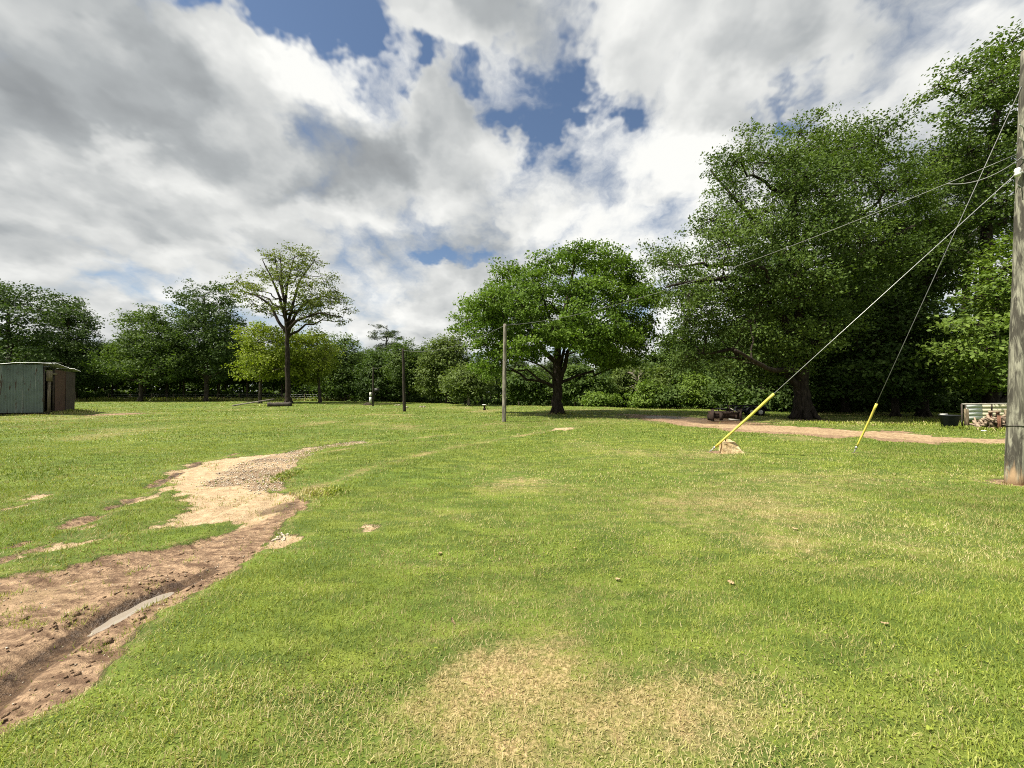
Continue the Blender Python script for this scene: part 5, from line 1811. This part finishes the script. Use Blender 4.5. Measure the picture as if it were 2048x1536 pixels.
for i, z_ in enumerate((0.10, 0.24, 0.38, 0.5)):
    p = at(2008 + 2 * i, 860, 16.3)
    a_ = Acc()
    box(a_, (0, 0, 0), (0.75, 0.3, 0.05), Matrix.Rotation(0.1 * (i - 1), 4, 'Z') @ Matrix.Rotation(0.05 * (-1) ** i, 4, 'Y'))
    o = a_.build('scrap_board', 'split_wood')
    o.location = (p[0] + 0.1, 16.3, zp + z_)
    tag(o, 'bleached scrap board stacked behind the weathered pole', 'board', 'scrap boards')

# ------------------------------------------------------------------ small things out in the field
c = gp(969, 820)
w = empty('well_head', (c[0], c[1], gz(*c)), 'squat dark well head with a pale flat cap out in the field', 'well head')
a_ = Acc()
tube(a_, [(0, 0, -0.05), (0, 0, 0.12), (0, 0, 0.22), (0, 0, 0.42)], [0.13, 0.12, 0.075, 0.085], 12)
a_.build('casing', 'rusty_iron', w, True)
a_ = Acc()
tube(a_, [(-0.02, 0, 0.42), (-0.02, 0, 0.46), (-0.02, 0, 0.50)], [0.10, 0.22, 0.12], 14)
a_.build('cap', 'wheel_white', w, True)
a_ = Acc()
tube(a_, [(0.1, 0, 0.3), (0.2, 0, 0.28), (0.24, 0, 0.05)], 0.03, 6)
a_.build('outlet_pipe', 'black_paint', w)
c = gp(735, 809.5)
a_ = Acc()
P_, R_ = [], 9
th = np.arange(20) / 20 * 2 * np.pi
r_ = np.random.default_rng(2)
V = [(0, 0, 0.34)]
for k_ in range(1, 6):
    for t_ in th:
        q = k_ / 5
        V.append((0.62 * q * math.cos(t_) * r_.uniform(.9, 1.1), 0.5 * q * math.sin(t_), 0.36 * (1 - q ** 1.5) + r_.normal(0, .015) - 0.03 * (k_ == 5)))
T = [(0, 1 + j_, 1 + (j_ + 1) % 20) for j_ in range(20)]
Q = [(1 + i * 20 + j_, 1 + (i + 1) * 20 + j_, 1 + (i + 1) * 20 + (j_ + 1) % 20, 1 + i * 20 + (j_ + 1) % 20) for i in range(4) for j_ in range(20)]
a_.add(V, Q, T)
o = a_.build('soil_mound', 'dirt_heap', None, True)
o.location = (c[0], c[1], gz(*c))
tag(o, 'small dark mound of soil beside the short far pole', 'mound')
r_ = np.random.default_rng(8)
for (px, py) in ((792, 811), (798, 811.6), (843, 813.5), (849, 813.2), (814, 814.5)):
    c = gp(px, py)
    a_ = Acc()
    box(a_, (0, 0, 0.05), (0.34 * r_.uniform(.7, 1.3), 0.2, 0.10), Matrix.Rotation(r_.uniform(0, 3), 4, 'Z') @ Matrix.Rotation(0.2, 4, 'Y'))
    o = a_.build('concrete_scrap', 'stone')
    o.location = (c[0], c[1], gz(*c))
    tag(o, 'pale broken scrap lying in the grass near the dark pole', 'scrap', 'scraps near the dark pole')
c = gp(1968, 864)
a_ = Acc()
box(a_, (0, 0, 0.02), (0.16, 0.1, 0.035), Matrix.Rotation(0.3, 4, 'Z'))
o = a_.build('paper_scrap', 'white_plastic')
o.location = (c[0], c[1], gz(*c) + 0.03)
tag(o, 'small white scrap in the grass before the firewood', 'scrap')

# dead leaves dropped on the lawn
me = []
for s in range(3):
    r_ = np.random.default_rng(200 + s)
    U = np.linspace(-1, 1, 7)
    V, Q = [], []
    for i, u in enumerate(U):
        wv_ = 0.028 * (1 - u * u) ** 0.5 * (1 + 0.45 * math.cos(u * 9)) + 0.002
        V += [(u * 0.055, -wv_, 0.016 * abs(u) + 0.014 + r_.normal(0, .003)), (u * 0.055, 0, 0.004), (u * 0.055, wv_, 0.016 * abs(u) + 0.012 + r_.normal(0, .003))]
    for i in range(6):
        Q += [(i * 3, i * 3 + 3, i * 3 + 4, i * 3 + 1), (i * 3 + 1, i * 3 + 4, i * 3 + 5, i * 3 + 2)]
    me.append(Acc().add(V, Q).mesh('fallen_leaf', 'dry_leaf', True))
r_ = np.random.default_rng(6)
for i, (px, py) in enumerate(((905, 1248), (1236, 1165), (1462, 1170), (803, 940), (860, 925), (1030, 925), (966, 918), (1150, 1100),
                              (1730, 1005), (1590, 1060), (1770, 1255), (880, 1110))):
    c = gp(px, py)
    o = link('fallen_leaf', me[i % 3])
    s_ = r_.uniform(0.35, 0.55)
    o.scale = (s_, s_, s_ * 0.6)
    o.location = (c[0], c[1], gz(*c) + 0.016)
    o.rotation_euler = (r_.normal(0, .25), r_.normal(0, .25), r_.uniform(0, 6.28))
    tag(o, 'curled brown dead oak leaf lying on the lawn', 'leaf', 'dead leaves scattered on the lawn')
